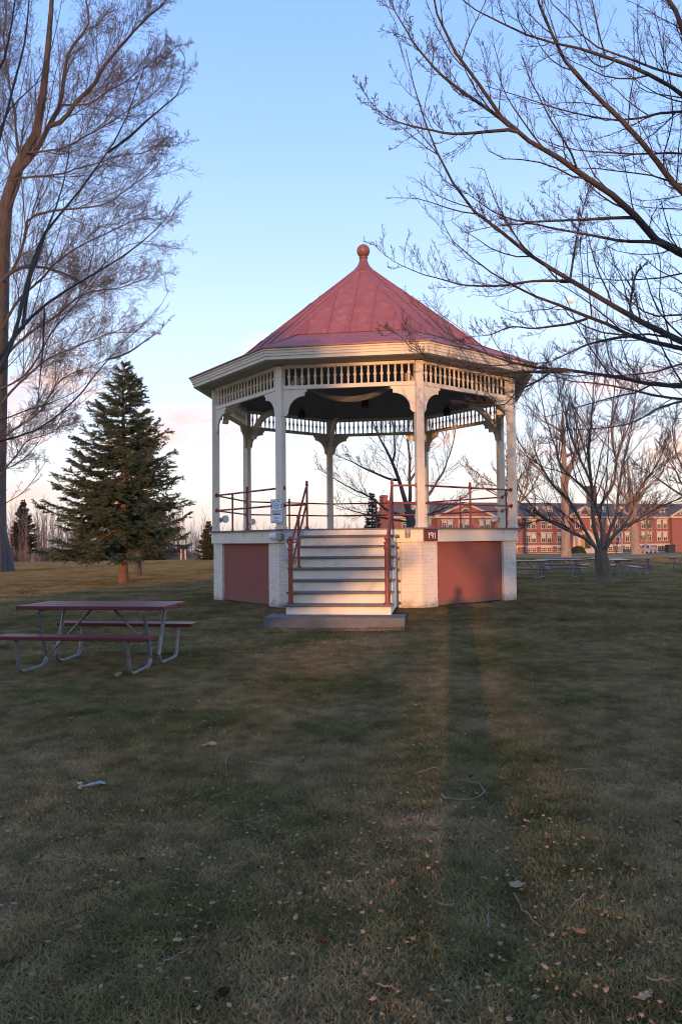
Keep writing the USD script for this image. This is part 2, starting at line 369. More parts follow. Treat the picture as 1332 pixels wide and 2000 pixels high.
M['stick'] = look('dead_stick', (.19, .14, .10), (.12, .092, .07), 30, .85)
M['paper'] = look('silver_wrapper', (.27, .28, .30), (.18, .19, .21), 25, .4, metallic=.3)
M['cloth'] = None

# ------------------------------------------------------------------ the lie of the land
GC = np.array([0.6364, 18.1]); GYAW = -0.1325
def lie(x, y):
    x, y = np.asarray(x, float), np.asarray(y, float)
    r = np.hypot(x, y)
    h = -.013 * np.clip(r - 18, 0, 150)
    q = np.clip((6.4 - np.hypot(x - GC[0], y - GC[1])) / 2.0, 0, 1)
    h = h + .085 * q * q * (3 - 2 * q)
    near = np.clip(1 - r / 90, 0, 1)
    h = h + near * .032 * (meshkit.noise(np.stack([x * .45, y * .45, 0 * x], -1), 3) - .5) + near * .005 * (meshkit.noise(np.stack([x * 1.9, y * 1.9, 0 * x], -1), 5) - .5)
    h = h - .085 * np.exp(-(((x + .13) / 1.9) ** 2 + ((y - 12.0) / .95) ** 2))      # the turf is trodden low before the slab
    return h

# ------------------------------------------------------------------ ground, lake, road
def ground_mesh():
    rr = np.unique(np.r_[0.0, np.linspace(.4, 26, 110), np.geomspace(26.5, 175, 60), np.geomspace(180, 3500, 18)])
    na = 288
    an = np.linspace(0, 2 * np.pi, na, endpoint=False)
    X, Y = rr[1:, None] * np.cos(an), rr[1:, None] * np.sin(an)
    Z = lie(X, Y)
    V = np.vstack([[[0, 0, float(lie(0., 0.))]], np.stack([X, Y, Z], -1).reshape(-1, 3)])
    idx = 1 + np.arange((len(rr) - 1) * na).reshape(-1, na)
    a, b = idx[:-1], idx[1:]
    a2, b2 = np.roll(a, -1, 1), np.roll(b, -1, 1)
    F = np.concatenate([np.stack([a, b, b2], -1).reshape(-1, 3), np.stack([a, b2, a2], -1).reshape(-1, 3),
                        np.stack([np.zeros(na, int), idx[0], np.roll(idx[0], -1)], 1)])
    return V, F
nodes = {'geo': ('geometry', {}),
    'n1': ('noise_texture', {'scale': .75, 'detail': 4.0, 'roughness': .6}), 'r1': ('rgb_ramp', {'ramp': [(p, tuple(.36 * v for v in c)) for p, c in GRASS]}),  # sheet tone darkened to stand in for shade among the blades
    'nf': ('noise_texture', {'scale': 38.0, 'detail': 3.0, 'roughness': .7}), 'rf': ('rgb_ramp', {'ramp': [(0, (.45, .45, .45)), (.4, (.7, .7, .7)), (.62, (1.2, 1.2, 1.2)), (1, (1.7, 1.6, 1.5))]}),
    'mu': ('mix', {'mix_type': 'multiply', 'fac': 1.0}),
    'far': ('noise_texture', {'scale': .045, 'detail': 5.0, 'roughness': .6}), 'rfar': ('rgb_ramp', {'ramp': [(0, (.17, .14, .055)), (.42, (.25, .18, .075)), (.6, (.36, .235, .11)), (1, (.38, .25, .125))]}),
    'len': ('vector_math', {'math_type': 'length'}), 'mr': ('map_range', {'range_type': 'smoothstep', 'from_min': 14.0, 'from_max': 45.0, 'to_min': 0.0, 'to_max': .8, 'clamp': True}),
    'mf': ('mix', {'mix_type': 'mix'}),
    'nb': ('noise_texture', {'scale': 60.0, 'detail': 3.0}), 'b': ('bump', {'strength': 1.0, 'distance': .03}),
    'p': ('principled_bsdf', {'roughness': 1.0, 'specular_ior_level': 0.0})}
links = [('geo.position', 'n1.vector'), ('n1.fac', 'r1.fac'), ('geo.position', 'nf.vector'), ('nf.fac', 'rf.fac'), ('r1.color', 'mu.color1'), ('rf.color', 'mu.color2'),
    ('geo.position', 'far.vector'), ('far.fac', 'rfar.fac'), ('geo.position', 'len.vector1'), ('len.value', 'mr.value'), ('mr.result', 'mf.fac'), ('mu.color', 'mf.color1'), ('rfar.color', 'mf.color2'),
    ('mf.color', 'p.base_color'), ('geo.position', 'nb.vector'), ('nb.fac', 'b.height'), ('b.normal', 'p.normal')]
M['lawn'] = usdkit.material(stage, '/World/Looks/lawn', nodes, links, surface='p.BSDF')
solo('lawn', ground_mesh(), M['lawn'], 'wide lawn of short dead and green grass', 'lawn', kind='structure', smooth=True)

M['water'] = look('lake_water', (.05, .07, .09), None, 5, .12, .02, .6, spec=.5, coords='world')
lk = Polygon([(-3000, 60), (-200, 100), (-120, 108), (-40, 140), (6, 146), (120, 600), (300, 3200), (-3000, 3200)])
wat = prism(lk, .02); wat.apply_translation((0, 0, -1.72))
solo('lake', wat, M['water'], 'pale lake glimpsed between the stems of the far wood', 'lake', kind='structure')

# ------------------------------------------------------------------ the bandstand
C8, S8 = math.cos(math.pi / 8), math.sin(math.pi / 8)
ZD, ZR, ZE = 1.731, 4.62, 5.36
RP, RD, RE = 3.758, 3.90, 4.34
AP = RP * C8
gz = thing('bandstand', 'octagonal cream and red bandstand with conical red metal roof, spindle frieze and front stairs', 'bandstand', (GC[0], GC[1], 0), GYAW)
A45 = math.pi / 4
def side(mesh, k): return rotz(mesh, A45 * k)                    # built for the front side (y = -apothem)
def vert(mesh, k): return rotz(mesh, -math.pi / 8 + A45 * k)     # built for a corner straight in front
def corner(k, r, zz): a = math.radians(-112.5 + 45 * k); return np.array([r * math.cos(a), r * math.sin(a), zz])
def octagon(r): return Polygon([tuple(corner(k, r, 0)[:2]) for k in range(8)])
def oct_strip(profile, k):
    """One mitred side of a moulding that runs round the octagon; profile = closed loop of (corner radius, z)."""
    pr = np.array(profile); n = len(pr)
    a, b = math.radians(-112.5 + 45 * k), math.radians(-67.5 + 45 * k)
    e = .0007
    V = [[r * math.cos(a + e), r * math.sin(a + e), zz] for r, zz in pr] + [[r * math.cos(b - e), r * math.sin(b - e), zz] for r, zz in pr]
    F = []
    for i in range(n):
        j = (i + 1) % n
        F += [[i, n + j, n + i], [i, j, n + j]]
    cap = trimesh.creation.triangulate_polygon(Polygon(pr), engine='earcut')
    look_up = [int(np.argmin(np.hypot(*(pr - v).T))) for v in cap[0]]
    for t in cap[1]:
        q = [look_up[i] for i in t]; F += [q, [n + q[2], n + q[1], n + q[0]]]
    mm = trimesh.Trimesh(V, F, process=False); mm.fix_normals(); return mm

# base: backing wall, brick corner piers, panels
core = prism(octagon(3.66), 1.40); core.apply_translation((0, 0, .03))
part(gz, 'base_core', core, M['dark'])
AB = 3.80 * C8                                                   # face of the piers
HB = 3.80 * S8
WING = .43
rng = np.random.default_rng(4)
BRICKED = {0: (7, 0), 1: (0, 1), 2: (1,), 7: (7,)}
for k in range(8):
    pier = holder(gz, 'brick_pier')
    body = []
    for s in ((k - 1) % 8, k):
        sg = -1 if s == k else 1                                 # this corner is the left end of side k, the right end of side k-1
        x0, x1 = HB - WING, HB - .003
        b = Polygon([(x0 + .006, -AB + .007), (x1 - .006, -AB + .007), (x1 - .07, -AB + .18), (x0 + .006, -AB + .18)])
        w = prism(b, 1.43)
        if s == k: w.apply_transform(np.diag([-1, 1, 1, 1.])); w.invert()
        w.apply_translation((0, 0, .0)); body.append(side(w, s))
    part(pier, 'mortar_core', body, M['creambrick'])
    for s in BRICKED.get(k, ()):
        sg = -1 if s == k else 1
        courses = 20; ch = 1.435 / courses
        for c in range(courses):
            cuts = [HB - WING, HB - WING + .21, HB - .002] if c % 2 else [HB - WING, HB - WING + .11, HB - WING + .325, HB - .002]
            for a, b in zip(cuts[:-1], cuts[1:]):
                w = b - a - .007
                if w < .03: continue
                j = rng.uniform(-.003, .003)
                br = bevbox(w, .10, ch - .008, .004, (sg * (a + b) / 2, -AB + .05 + j, .012 + (c + .5) * ch))
                part(pier, 'brick', side(br, s), M['creambrick'])
for k in range(8):
    w = 2 * (HB - WING) - .004
    if k == 0:
        part(gz, 'front_board', side(bevbox(w, .03, 1.33, .004, (0, -AB + .10, .775)), k), M['cream'])
    else:
        part(gz, 'base_panel', side(bevbox(w, .03, 1.30, .004, (0, -AB + .075, .79)), k), M['redpanel'])
    fb = oct_strip([(3.85, 1.445), (3.85, 1.695), (3.75, 1.695), (3.75, 1.445)], k)
    part(gz, 'fascia_board', fb, M['cream'])
deck = prism(octagon(RD), .034); deck.apply_translation((0, 0, ZD - .034))
part(gz, 'deck_floor', deck, M['grey'])

# posts, brackets, braces
def bracket_poly(w=.50, h=.54):
    pts = [(0, 0), (w, 0), (w, -.045), (w - .035, -.05), (w - .05, -.075)]
    cx, cz, rx, rz = w - .05, -.44 * h / .54, w - .15, .335 * h / .54
    for t in np.linspace(0, 1, 9):
        a = math.pi / 2 + t * math.pi / 2
        pts.append((cx + rx * math.cos(a), cz + rz * math.sin(a) - .03))
    pts += [(.10, -h + .05), (.075, -h + .03), (.06, -h), (0, -h)]
    return Polygon(pts)
brk = prism(bracket_poly(), .045)
brk.apply_transform(np.array([[1, 0, 0, 0], [0, 0, -1, 0.0225], [0, 1, 0, 0], [0, 0, 0, 1.]])); brk.fix_normals()
brace_out = [(.0, 0), (.16, 0)]
arc = [(.95 - .80 * math.cos(t), .80 * math.sin(t)) for t in np.linspace(0.05, math.pi / 2 - .1, 10)]
arc_in = [(.95 - .66 * math.cos(t), .66 * math.sin(t) - .0) for t in np.linspace(math.pi / 2 - .1, 0.05, 10)]
brace = prism(Polygon(arc + arc_in), .09)
brace.apply_transform(np.array([[0, 0, 1, -.045], [1, 0, 0, 0], [0, 1, 0, 0], [0, 0, 0, 1.]])); brace.fix_normals()
PW = .165
for k in range(8):
    part(gz, 'post', vert(bevbox(PW, PW, 5.12 - ZD, .012, (0, -RP + .02, (5.12 + ZD) / 2)), k), M['cream'])
    part(gz, 'post_foot', vert(bevbox(PW + .03, PW + .03, .05, .006, (0, -RP + .02, ZD + .025)), k), M['cream'])
    part(gz, 'inner_brace', vert(moved(brace, 0, -RP + .03, 4.28), k), M['cream'])
    HS = RP * S8 - PW / 2 / C8 + .012
    for sg in (-1, 1):
        b = brk.copy()
        b.apply_translation((-HS, -AP, ZR - .003))
        if sg > 0: b.apply_transform(np.diag([-1, 1, 1, 1.])); b.invert()
        part(gz, 'bracket', side(b, k), M['cream'])
    fr = holder(gz, 'spindle_frieze')
    part(fr, 'lower_rail', side(bevbox(2 * HS, .075, .085, .006, (0, -AP, ZR + .0425)), k), M['cream'])
    part(fr, 'upper_rail', side(bevbox(2 * HS, .075, .09, .006, (0, -AP, 5.065 + .045)), k), M['cream'])
    h = 5.062 - (ZR + .088)
    prof = [(.0, 0), (.020, 0), (.021, .08), (.018, .10), (.025, .36), (.018, .40), (.027, .43), (.037, .50), (.037, .55), (.026, .60), (.018, .63), (.024, .68), (.016, .90), (.021, .92), (.021, 1), (0, 1)]
    sp = lathe([(r, q * h) for r, q in prof], 8)
    for i in range(19):
        part(fr, 'spindle', side(moved(sp, (i - 9) * .1375, -AP, ZR + .087), k), M['cream'], smooth=35)

# roof
for k in range(8):
    prof = [(RE, ZE), (RE, ZE - .030), (RE - .025, ZE - .035), (RE - .035, ZE - .085), (RE - .05, ZE - .09), (RE - .052, ZE - .135), (RE - .075, ZE - .14), (RE - .08, ZE - .205), (RE - .20, ZE - .205), (RE - .20, ZE)]
    part(gz, 'eaves_moulding', oct_strip(prof, k), M['cream'])
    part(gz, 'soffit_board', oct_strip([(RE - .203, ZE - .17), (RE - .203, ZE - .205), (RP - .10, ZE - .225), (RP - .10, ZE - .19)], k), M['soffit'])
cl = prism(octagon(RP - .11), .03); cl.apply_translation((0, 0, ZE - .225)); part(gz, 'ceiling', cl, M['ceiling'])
R1, Z1, R0, Z0 = 3.10, 5.95, .30, 8.28
roof = holder(gz, 'roof')
for k in range(8):
    part(roof, 'flared_eaves_sheet', oct_strip([(RE + .025, ZE + .002), (RE + .025, ZE + .022), (R1 - .02, Z1 + .002), (R1 - .02, Z1 - .02)], k), M['roof'])
    part(roof, 'eaves_drip', oct_strip([(RE + .03, ZE + .004), (RE + .03, ZE + .030), (RE + .012, ZE + .030), (RE + .012, ZE + .004)], k), M['dark'] if False else M['seam'])
    # the pitched face, cut into sheets between the standing seams
    a1, a0 = R1 * C8, R0 * C8
    sl = math.hypot(a1 - a0, Z0 - Z1); ca, sa = (a1 - a0) / sl, (Z0 - Z1) / sl
    face = Polygon([(-R1 * S8, 0), (R1 * S8, 0), (R0 * S8, sl), (-R0 * S8, sl)])
    M4 = np.array([[1, 0, 0, 0], [0, ca, -sa, -a1], [0, sa, ca, Z1], [0, 0, 0, 1.]])
    lines = [-.94, -.47, 0.0, .47, .94]
    lines = [l - .05 for l in lines]
    edges = [-2] + lines + [2]
    for a, b in zip(edges[:-1], edges[1:]):
        g = face.intersection(sbox(a + .004, -1, b - .004, 9))
        if g.is_empty or g.area < .01: continue
        sh = prism(g, .012); sh.apply_transform(M4); part(roof, 'roof_sheet', side(sh, k), M['roof'])
    for l in lines:
        top = sl if abs(l) < R0 * S8 else sl * (R1 * S8 - abs(l)) / ((R1 - R0) * S8)
        s0 = bevbox(.022, top - .02, .035, .005, (l, (top - .02) / 2 + .01, .022)); s0.apply_transform(M4)
        part(roof, 'standing_seam', side(s0, k), M['seam'])
    p0, p1 = corner(k, R1, Z1 + .012), corner(k, R0, Z0 + .012)
    part(roof, 'hip_seam', rod([p0, p1], .020, 6), M['seam'])
    part(roof, 'hip_seam', rod([corner(k, RE + .01, ZE + .02), p0], .016, 6), M['seam'])
fin = holder(gz, 'finial')
neck = [(.0, 8.16), (.415, 8.16), (.415, 8.20), (.385, 8.215), (.33, 8.27), (.245, 8.37), (.165, 8.46), (.12, 8.56), (.098, 8.64), (.095, 8.665), (.112, 8.675), (.112, 8.70), (.09, 8.715), (0, 8.715)]
part(fin, 'flared_cap', lathe(neck, 32), M['ball'], smooth=40)
part(fin, 'ball', moved(trimesh.creation.icosphere(3, .168), 0, 0, 8.865), M['ball'], smooth=True)

# railings of iron pipe
ZT, ZM = 2.585, 2.225
def flange(x, y, zz): # disc on a post facing +x in the front frame
    d = trimesh.creation.cylinder(radius=.062, height=.022, sections=16); d.apply_transform(trimesh.transformations.rotation_matrix(math.pi / 2, [0, 1, 0])); d.apply_translation((x, y, zz)); 
    c2 = trimesh.creation.cylinder(radius=.036, height=.05, sections=12); c2.apply_transform(trimesh.transformations.rotation_matrix(math.pi / 2, [0, 1, 0])); c2.apply_translation((x, y, zz)); return trimesh.util.concatenate([d, c2])
def rail_post(x, y, z0, top, r=.024):
    prof = [(0, 0), (.05, 0), (.05, .015), (.03, .05), (r, .06), (r, top - z0), (r + .012, top - z0 + .005), (r + .012, top - z0 + .03), (.018, top - z0 + .04), (.030, top - z0 + .065), (.024, top - z0 + .095), (0, top - z0 + .105)]
    return moved(lathe(prof, 12), x, y, z0)
AR = AP - .02
for k in range(1, 8):
    rl = holder(gz, 'railing')
    hs = RP * S8 - .075
    for zz in (ZT, ZM):
        part(rl, 'pipe_rail', side(rod([(-hs, -AR, zz), (hs, -AR, zz)], .021, 10), k), M['rail'], smooth=40)
        for sg in (-1, 1): part(rl, 'flange', side(flange(sg * (hs - .005), -AR, zz), k), M['rail'], smooth=40)
        part(rl, 'collar', side(moved(trimesh.creation.icosphere(1, .036), .04, -AR, zz), k), M['rail'], smooth=True)
    part(rl, 'rail_post', side(rail_post(.04, -AR, ZD, ZT + .02), k), M['rail'], smooth=40)
# front side: short rails from the corner posts to the posts at the head of the stairs
SX, YT = .87, -(3.60 - .06)
rl = holder(gz, 'railing', 'front railing with a short rail missing on the left')
hs = RP * S8 - .075
for sg in (-1, 1):
    part(rl, 'rail_post', rail_post(sg * SX, YT, ZD, ZT + .03), M['rail'], smooth=40)
    for zz in (ZT, ZM):
        part(rl, 'flange', flange(sg * (hs - .005), -AR, zz), M['rail'], smooth=40)
        if sg < 0 and zz == ZT: continue
        part(rl, 'pipe_rail', rod([(sg * hs, -AR, zz), (sg * SX, YT, zz)], .021, 10), M['rail'], smooth=40)

# stairs
st = holder(gz, 'staircase')
AF = 3.60; RUN = .25; Z1T = .353; RISE = .207
SW = .975
ZS = .175                                                       # top of the landing slab
tz = [Z1T + RISE * i for i in range(7)]
yt = [-(AF + RUN * (7 - i)) for i in range(7)]                   # front edge of each tread, lowest first
for i in range(7):
    th = .05 if i == 6 else .04
    wx = SW + (.03 if i == 6 else .0)
    part(st, 'tread', bevbox(2 * wx + rng.uniform(-.015, .015), RUN + .045, th, .007, (rng.uniform(-.006, .006), yt[i] + RUN / 2 - .012, tz[i] - th / 2)), M['grey'])
    zb = ZS if i == 0 else tz[i - 1]
    part(st, 'riser', bevbox(2 * SW - .075, .022, tz[i] - th - zb - .003, .003, (0, yt[i] + .022, (tz[i] - th + zb) / 2)), M['cream'])
part(st, 'riser', bevbox(2 * SW - .05, .022, ZD - .036 - tz[6], .003, (0, -AF - .015, (ZD - .036 + tz[6]) / 2)), M['cream'])
pts = [(-AF + .0, ZS), (yt[0] + .035, ZS)]
for i in range(7):
    pts += [(yt[i] + .035, tz[i] - .046)]
    pts += [((yt[i + 1] if i < 6 else -AF) + .035, tz[i] - .046)]
pts = [p for i, p in enumerate(pts)]
pts[-1] = (-AF, tz[6] - .046)
sp = Polygon(pts).buffer(0)
for sg in (-1, 1):
    s0 = prism(sp, .035)
    s0.apply_transform(np.array([[0, 0, 1, sg * (SW - .055) - .0175], [1, 0, 0, 0], [0, 1, 0, 0], [0, 0, 0, 1.]])); s0.fix_normals()
    part(st, 'stringer', s0, M['cream'])
# handrails
for sg in (-1, 1):
    hr = holder(gz, 'stair_handrail')
    x = sg * SX; y0 = yt[0] + .10; zt0 = tz[0]
    prof = [(0, 0), (.075, 0), (.075, .02), (.048, .03), (.044, .06), (.043, .62), (.055, .63), (.055, .655), (.043, .665), (.042, .96), (.056, .97), (.056, .995), (.044, 1.005), (.044, 1.07), (.056, 1.08), (.056, 1.10), (.03, 1.11), (.022, 1.125)]
    for t in np.linspace(-1.1, math.pi / 2, 7): prof.append((.048 * math.cos(t), 1.172 + .048 * math.sin(t)))
    prof[-1] = (0, prof[-1][1])
    part(hr, 'newel_post', moved(lathe(prof, 16), x, y0, zt0), M['rail'], smooth=40)
    n0 = np.array([x, y0, zt0])
    top = np.array([x, YT, 0])
    part(hr, 'sloping_rail', rod(bent([n0 + (0, .03, 1.035), top + (0, -.10, ZT - .02), top + (0, 0, ZT)], .08), .021, 10), M['rail'], smooth=40)
    part(hr, 'sloping_rail', rod(bent([n0 + (0, .03, .64), top + (0, -.10, ZM - .02), top + (0, 0, ZM)], .08), .021, 10), M['rail'], smooth=40)
    ym = yt[3] + .13
    fr0 = (ym - y0 - .03) / (YT - .10 - y0 - .03)
    zm = (zt0 + 1.035) * (1 - fr0) + (ZT - .02) * fr0
    part(hr, 'middle_post', moved(lathe([(0, 0), (.045, 0), (.045, .015), (.026, .05), (.026, zm - tz[3] - .04), (.036, zm - tz[3] - .03), (.036, zm - tz[3] + .02), (0, zm - tz[3] + .03)], 12), x, ym, tz[3]), M['rail'], smooth=40)

# things fixed to, or standing by, the bandstand: placed in its frame
def in_gz(p, k=0):
    a = GYAW + A45 * k
    x, y, zz = p
    return (GC[0] + x * math.cos(a) - y * math.sin(a), GC[1] + x * math.sin(a) + y * math.cos(a), zz), a
def stand(name, label, cat, p, k=0, da=0.0, **kw):
    loc, a = in_gz(p, k); return thing(name, label, cat, loc, a + da, **kw)

slab = stand('landing_slab', 'blue grey concrete slab at the foot of the bandstand stairs', 'slab', (0, 0, 0))
sl0 = manifold3d.Manifold.cube((2.42, .62, .36), True).refine_to_length(.06)
mm = sl0.to_mesh(); v = np.array(mm.vert_properties[:, :3]); v += (meshkit.noise(v * 9, 2)[:, None] - .5) * .012
part(slab, 'concrete', moved(trimesh.Trimesh(v, mm.tri_verts, process=False), -.02, yt[0] - .15, ZS - .18), M['slab'])

def text(s, h, depth=.003, bold=False):
    t = meshkit.text_mesh(s, h, depth, bold); b = t.bounds; t.apply_translation((-(b[0, 0] + b[1, 0]) / 2, 0, 0)); return t
def upright(t):  # from the xy plane to a plate facing -y
    q = t.copy(); q.apply_transform(np.array([[1, 0, 0, 0], [0, 0, -1, 0], [0, 1, 0, 0], [0, 0, 0, 1.]])); q.fix_normals(); return q

# number plate 191 on the fascia of side 1, beside the front right corner
hw = 3.85 * S8
pl = stand('number_plate', 'dark red plate with 191 painted in white on the bandstand fascia', 'number plate', (-hw + .21, -3.85 * C8 - .012, 1.575), 1)
part(pl, 'plate', bevbox(.38, .018, .235, .003), M['darkred'])
d1 = [rod([(-.04, 0, .035), (-.012, 0, .052), (-.014, 0, .0), (-.012, 0, -.065)], .011, 6)]
nine = [(.035 * math.cos(t) + .042, 0, .03 * math.sin(t) + .026) for t in np.linspace(0, 2 * math.pi, 14)] + [(.077, 0, .0), (.066, 0, -.06)]
d2 = [rod(nine, .011, 6)]
d3 = [rod([(.0, 0, .025), (.03, 0, .05), (.028, 0, -.03), (.026, 0, -.065)], .011, 6)]
for mlist, dx, nm in ((d1, -.045, 'digit_one'), (d2, -.025, 'digit_nine'), (d3, .083, 'digit_one')):
    q = moved(mlist[0], dx, -.011, .0); part(pl, nm, q, M['white'], smooth=40)

# notice on the front left post
aL = corner(0, RP, 0)
sg_ = thing('notice', 'white tobacco free zone notice with a dark border on the front left post', 'notice', in_gz((aL[0] - .05, aL[1] - .125, 2.10))[0], GYAW - .12)
part(sg_, 'board', bevbox(.265, .008, .49, .002), M['white'])
bw = []
for zz in (-.236, .236): bw.append(plainbox(.258, .003, .009, (0, -.0055, zz)))
for xx in (-.1245, .1245): bw.append(plainbox(.009, .003, .463, (xx, -.0055, 0)))
part(sg_, 'border', bw, M['blue'])
word = 'TOBACCO-FREE ZONE'
let = []
for i, ch in enumerate(word):
    if ch == ' ': continue
    a = math.radians(200 - i * (220 / (len(word) - 1)))
    t = text(ch, .026, .003, True)
    t.apply_transform(trimesh.transformations.rotation_matrix(a - math.pi / 2, [0, 0, 1])); t.apply_translation((.092 * math.cos(a), .092 * math.sin(a), 0))
    let.append(moved(upright(t), 0, -.0045, .105))
part(sg_, 'arched_lettering', let, M['blue'])
ring = trimesh.creation.annulus(r_min=.046, r_max=.055, height=.003, sections=32); ring = moved(upright(ring), 0, -.006, .105)
em = [ring, moved(upright(prism(Polygon([(-.02, -.012), (.028, .004), (.026, .018), (.004, .016), (-.022, .004)]), .003)), 0, -.0045, .112), moved(upright(prism(Polygon([(-.016, -.03), (.02, -.03), (.014, -.022), (-.01, -.022)]), .003)), 0, -.0045, .108)]
part(sg_, 'emblem', em, M['blue'])
ln = [plainbox(.20, .003, .016, (0, -.0055, .005)), plainbox(.215, .003, .005, (0, -.0055, -.025)), plainbox(.17, .003, .028, (0, -.0055, -.06)), plainbox(.10, .003, .007, (0, -.0055, -.125)), plainbox(.125, .003, .007, (0, -.0055, -.155)), plainbox(.09, .003, .007, (0, -.0055, -.185)), plainbox(.2, .003, .004, (0, -.0055, -.213))]
part(sg_, 'small_print', ln, M['blue'])

# electrical box on the pier left of the stairs
bx = stand('electrical_box', 'light grey electrical cabinet with a danger sticker left of the stairs', 'electrical box', (-HB + .33, -AB - .10, 1.395))
part(bx, 'cabinet', bevbox(.37, .19, .60, .008), M['boxgrey'])
part(bx, 'door', bevbox(.345, .012, .56, .004, (0, -.101, -.01)), M['boxgrey'])
part(bx, 'lid_lip', bevbox(.40, .22, .012, .003, (0, -.012, .304)), M['boxgrey'])
part(bx, 'conduit', moved(trimesh.creation.cylinder(radius=.018, height=.95, sections=10), .08, .04, -.77), M['boxgrey'])
stk = holder(bx, 'danger_sticker')
part(stk, 'top_band', plainbox(.25, .003, .085, (-.01, -.1095, .095)), M['black'])
ov = trimesh.creation.cylinder(radius=.1, height=.003, sections=28); ov.apply_transform(np.diag([1, .33, 1, 1.])); part(stk, 'oval', moved(upright(ov), -.01, -.1125, .095), M['red'])
part(stk, 'lettering', moved(upright(text('DANGER', .030, .002, True)), -.01, -.1145, .08), M['white'])
part(stk, 'lower_field', plainbox(.25, .003, .095, (-.01, -.1095, .004)), M['white'])
part(stk, 'lettering', [moved(upright(text('HIGH', .024, .002, True)), -.06, -.112, .012), moved(upright(text('VOLTAGE', .020, .002, True)), -.045, -.112, -.022), plainbox(.05, .002, .06, (.085, -.112, .004))], M['black'])

def flood(label, p, k, da, housing='lampgrey', size=1.0):
    t = stand('floodlight', label, 'floodlight', p, k, da)
    hs_ = [(0, .0), (.035, .0), (.05, .03), (.085, .10), (.09, .15), (.075, .15)]
    h_ = lathe([(r * size, q * size) for r, q in hs_], 16); h_.apply_transform(trimesh.transformations.rotation_matrix(math.pi / 2, [1, 0, 0]))
    part(t, 'lamp_housing', h_, M[housing], smooth=40)
    g_ = trimesh.creation.cylinder(radius=.076 * size, height=.012, sections=16); g_.apply_transform(trimesh.transformations.rotation_matrix(math.pi / 2, [1, 0, 0])); part(t, 'lens', moved(g_, 0, -.147 * size, 0), M['lampwhite'])
    part(t, 'bracket', bevbox(.035, .05, .10 * size, .004, (0, .04, -.03)), M['lampgrey'])
    part(t, 'junction_box', bevbox(.09, .045, .11, .006, (0, .085, -.02)), M['lampgrey'])
    return t
cL = corner(7, RP, 0); cLB = corner(6, RP, 0); cRB = corner(3, RP, 0)
flood('grey floodlight at the foot of the far left post', (cL[0] + .16, cL[1] + .02, 2.02), 0, .95)
flood('white capped floodlight low on the post behind the left railing', (cLB[0] + .12, cLB[1] - .10, 2.02), 0, .75, 'lampwhite')
flood('pale floodlight low on the back right post', (cRB[0] - .15, cRB[1] - .1, 2.02), 0, -.6, 'lampwhite')
wl = stand('fascia_lamp', 'white globe lamp on a small grey box below the front left post', 'lamp', (-3.85 * S8 - .02, -3.85 * C8 - .06, 1.585), 0, -.3)
part(wl, 'box', bevbox(.10, .10, .14, .008, (.075, 0, 0)), M['lampgrey'])
gl = trimesh.creation.icosphere(2, .085); gl.apply_transform(np.diag([1.1, 1, 1, 1])); part(wl, 'globe', moved(gl, -.06, -.02, .0), M['lampwhite'], smooth=True)
jl = stand('jar_lamp', 'clear glass jar lamp on the fascia right of the stairs', 'lamp', (hw - .30, -3.85 * C8 - .03, 1.62))
part(jl, 'base', moved(trimesh.creation.cylinder(radius=.05, height=.03, sections=16), 0, 0, .065), M['lampgrey'], smooth=40)
jar = lathe([(.0, -.10), (.035, -.098), (.05, -.08), (.052, 0), (.05, .05), (.046, .05), (.046, -.075), (0, -.085)], 16)
M['jar'] = usdkit.material(stage, '/World/Looks/jar_glass', {'fr': ('fresnel', {'IOR': 1.5}), 'g': ('glossy_bsdf', {'roughness': .05}), 't': ('transparent_bsdf', {'color': (.88, .88, .88)}), 'm': ('mix_closure', {})}, [('fr.fac', 'm.fac'), ('t.BSDF', 'm.closure1'), ('g.BSDF', 'm.closure2')], surface='m.closure')
part(jl, 'jar', jar, M['jar'], smooth=40)
part(jl, 'bulb', moved(trimesh.creation.icosphere(2, .028), 0, 0, .0), M['lampwhite'], smooth=True)

for lab, x, y in (('black lamp under the middle of the bandstand ceiling', .636, 18.1), ('black lamp under the back left of the bandstand ceiling', -1.05, 19.6), ('black lamp under the back right of the bandstand ceiling', 2.9, 19.4)):
    cl_ = thing('ceiling_lamp', lab, 'lamp', (x, y, 5.12), 0)
    part(cl_, 'stem', moved(trimesh.creation.cylinder(radius=.016, height=.08, sections=8), 0, 0, -.035), M['dark'])
    part(cl_, 'shade', lathe([(.0, -.06), (.05, -.06), (.10, -.11), (.105, -.27), (.09, -.27), (.09, -.12), (0, -.10)], 16), M['dark'], smooth=40)
    part(cl_, 'bulb', moved(trimesh.creation.icosphere(2, .05), 0, 0, -.22), M['lampgrey'], smooth=True)

# net hanging in a swag under the ceiling behind the front frieze
M['net'] = usdkit.material(stage, '/World/Looks/sheer_net', {'d': ('diffuse_bsdf', {'color': (.35, .31, .27)}), 't': ('transparent_bsdf', {}), 'm': ('mix_closure', {'fac': .38})}, [('t.BSDF', 'm.closure1'), ('d.BSDF', 'm.closure2')], surface='m.closure')
nt = stand('net', 'sheer grey net hanging in a sagging swag under the front of the ceiling', 'net', (0, -3.0, 4.75))
t_ = np.linspace(0, 1, 30)
rows = []
for j in range(5):
    q = j / 4
    sag = (.30 + .10 * q) * 4 * t_ * (1 - t_)
    rows.append(np.stack([-1.0 + 2.15 * t_, .10 * (q - .5) + .02 * np.sin(t_ * 30 + q * 5), -sag + .02 + .12 * t_], 1))
G_ = np.stack(rows, 0); ii = np.arange(5 * 30).reshape(5, 30)
F_ = np.concatenate([np.stack([ii[:-1, :-1], ii[1:, :-1], ii[1:, 1:]], -1).reshape(-1, 3), np.stack([ii[:-1, :-1], ii[1:, 1:], ii[:-1, 1:]], -1).reshape(-1, 3)])
part(nt, 'mesh_cloth', (G_.reshape(-1, 3), F_), M['net'], smooth=True)

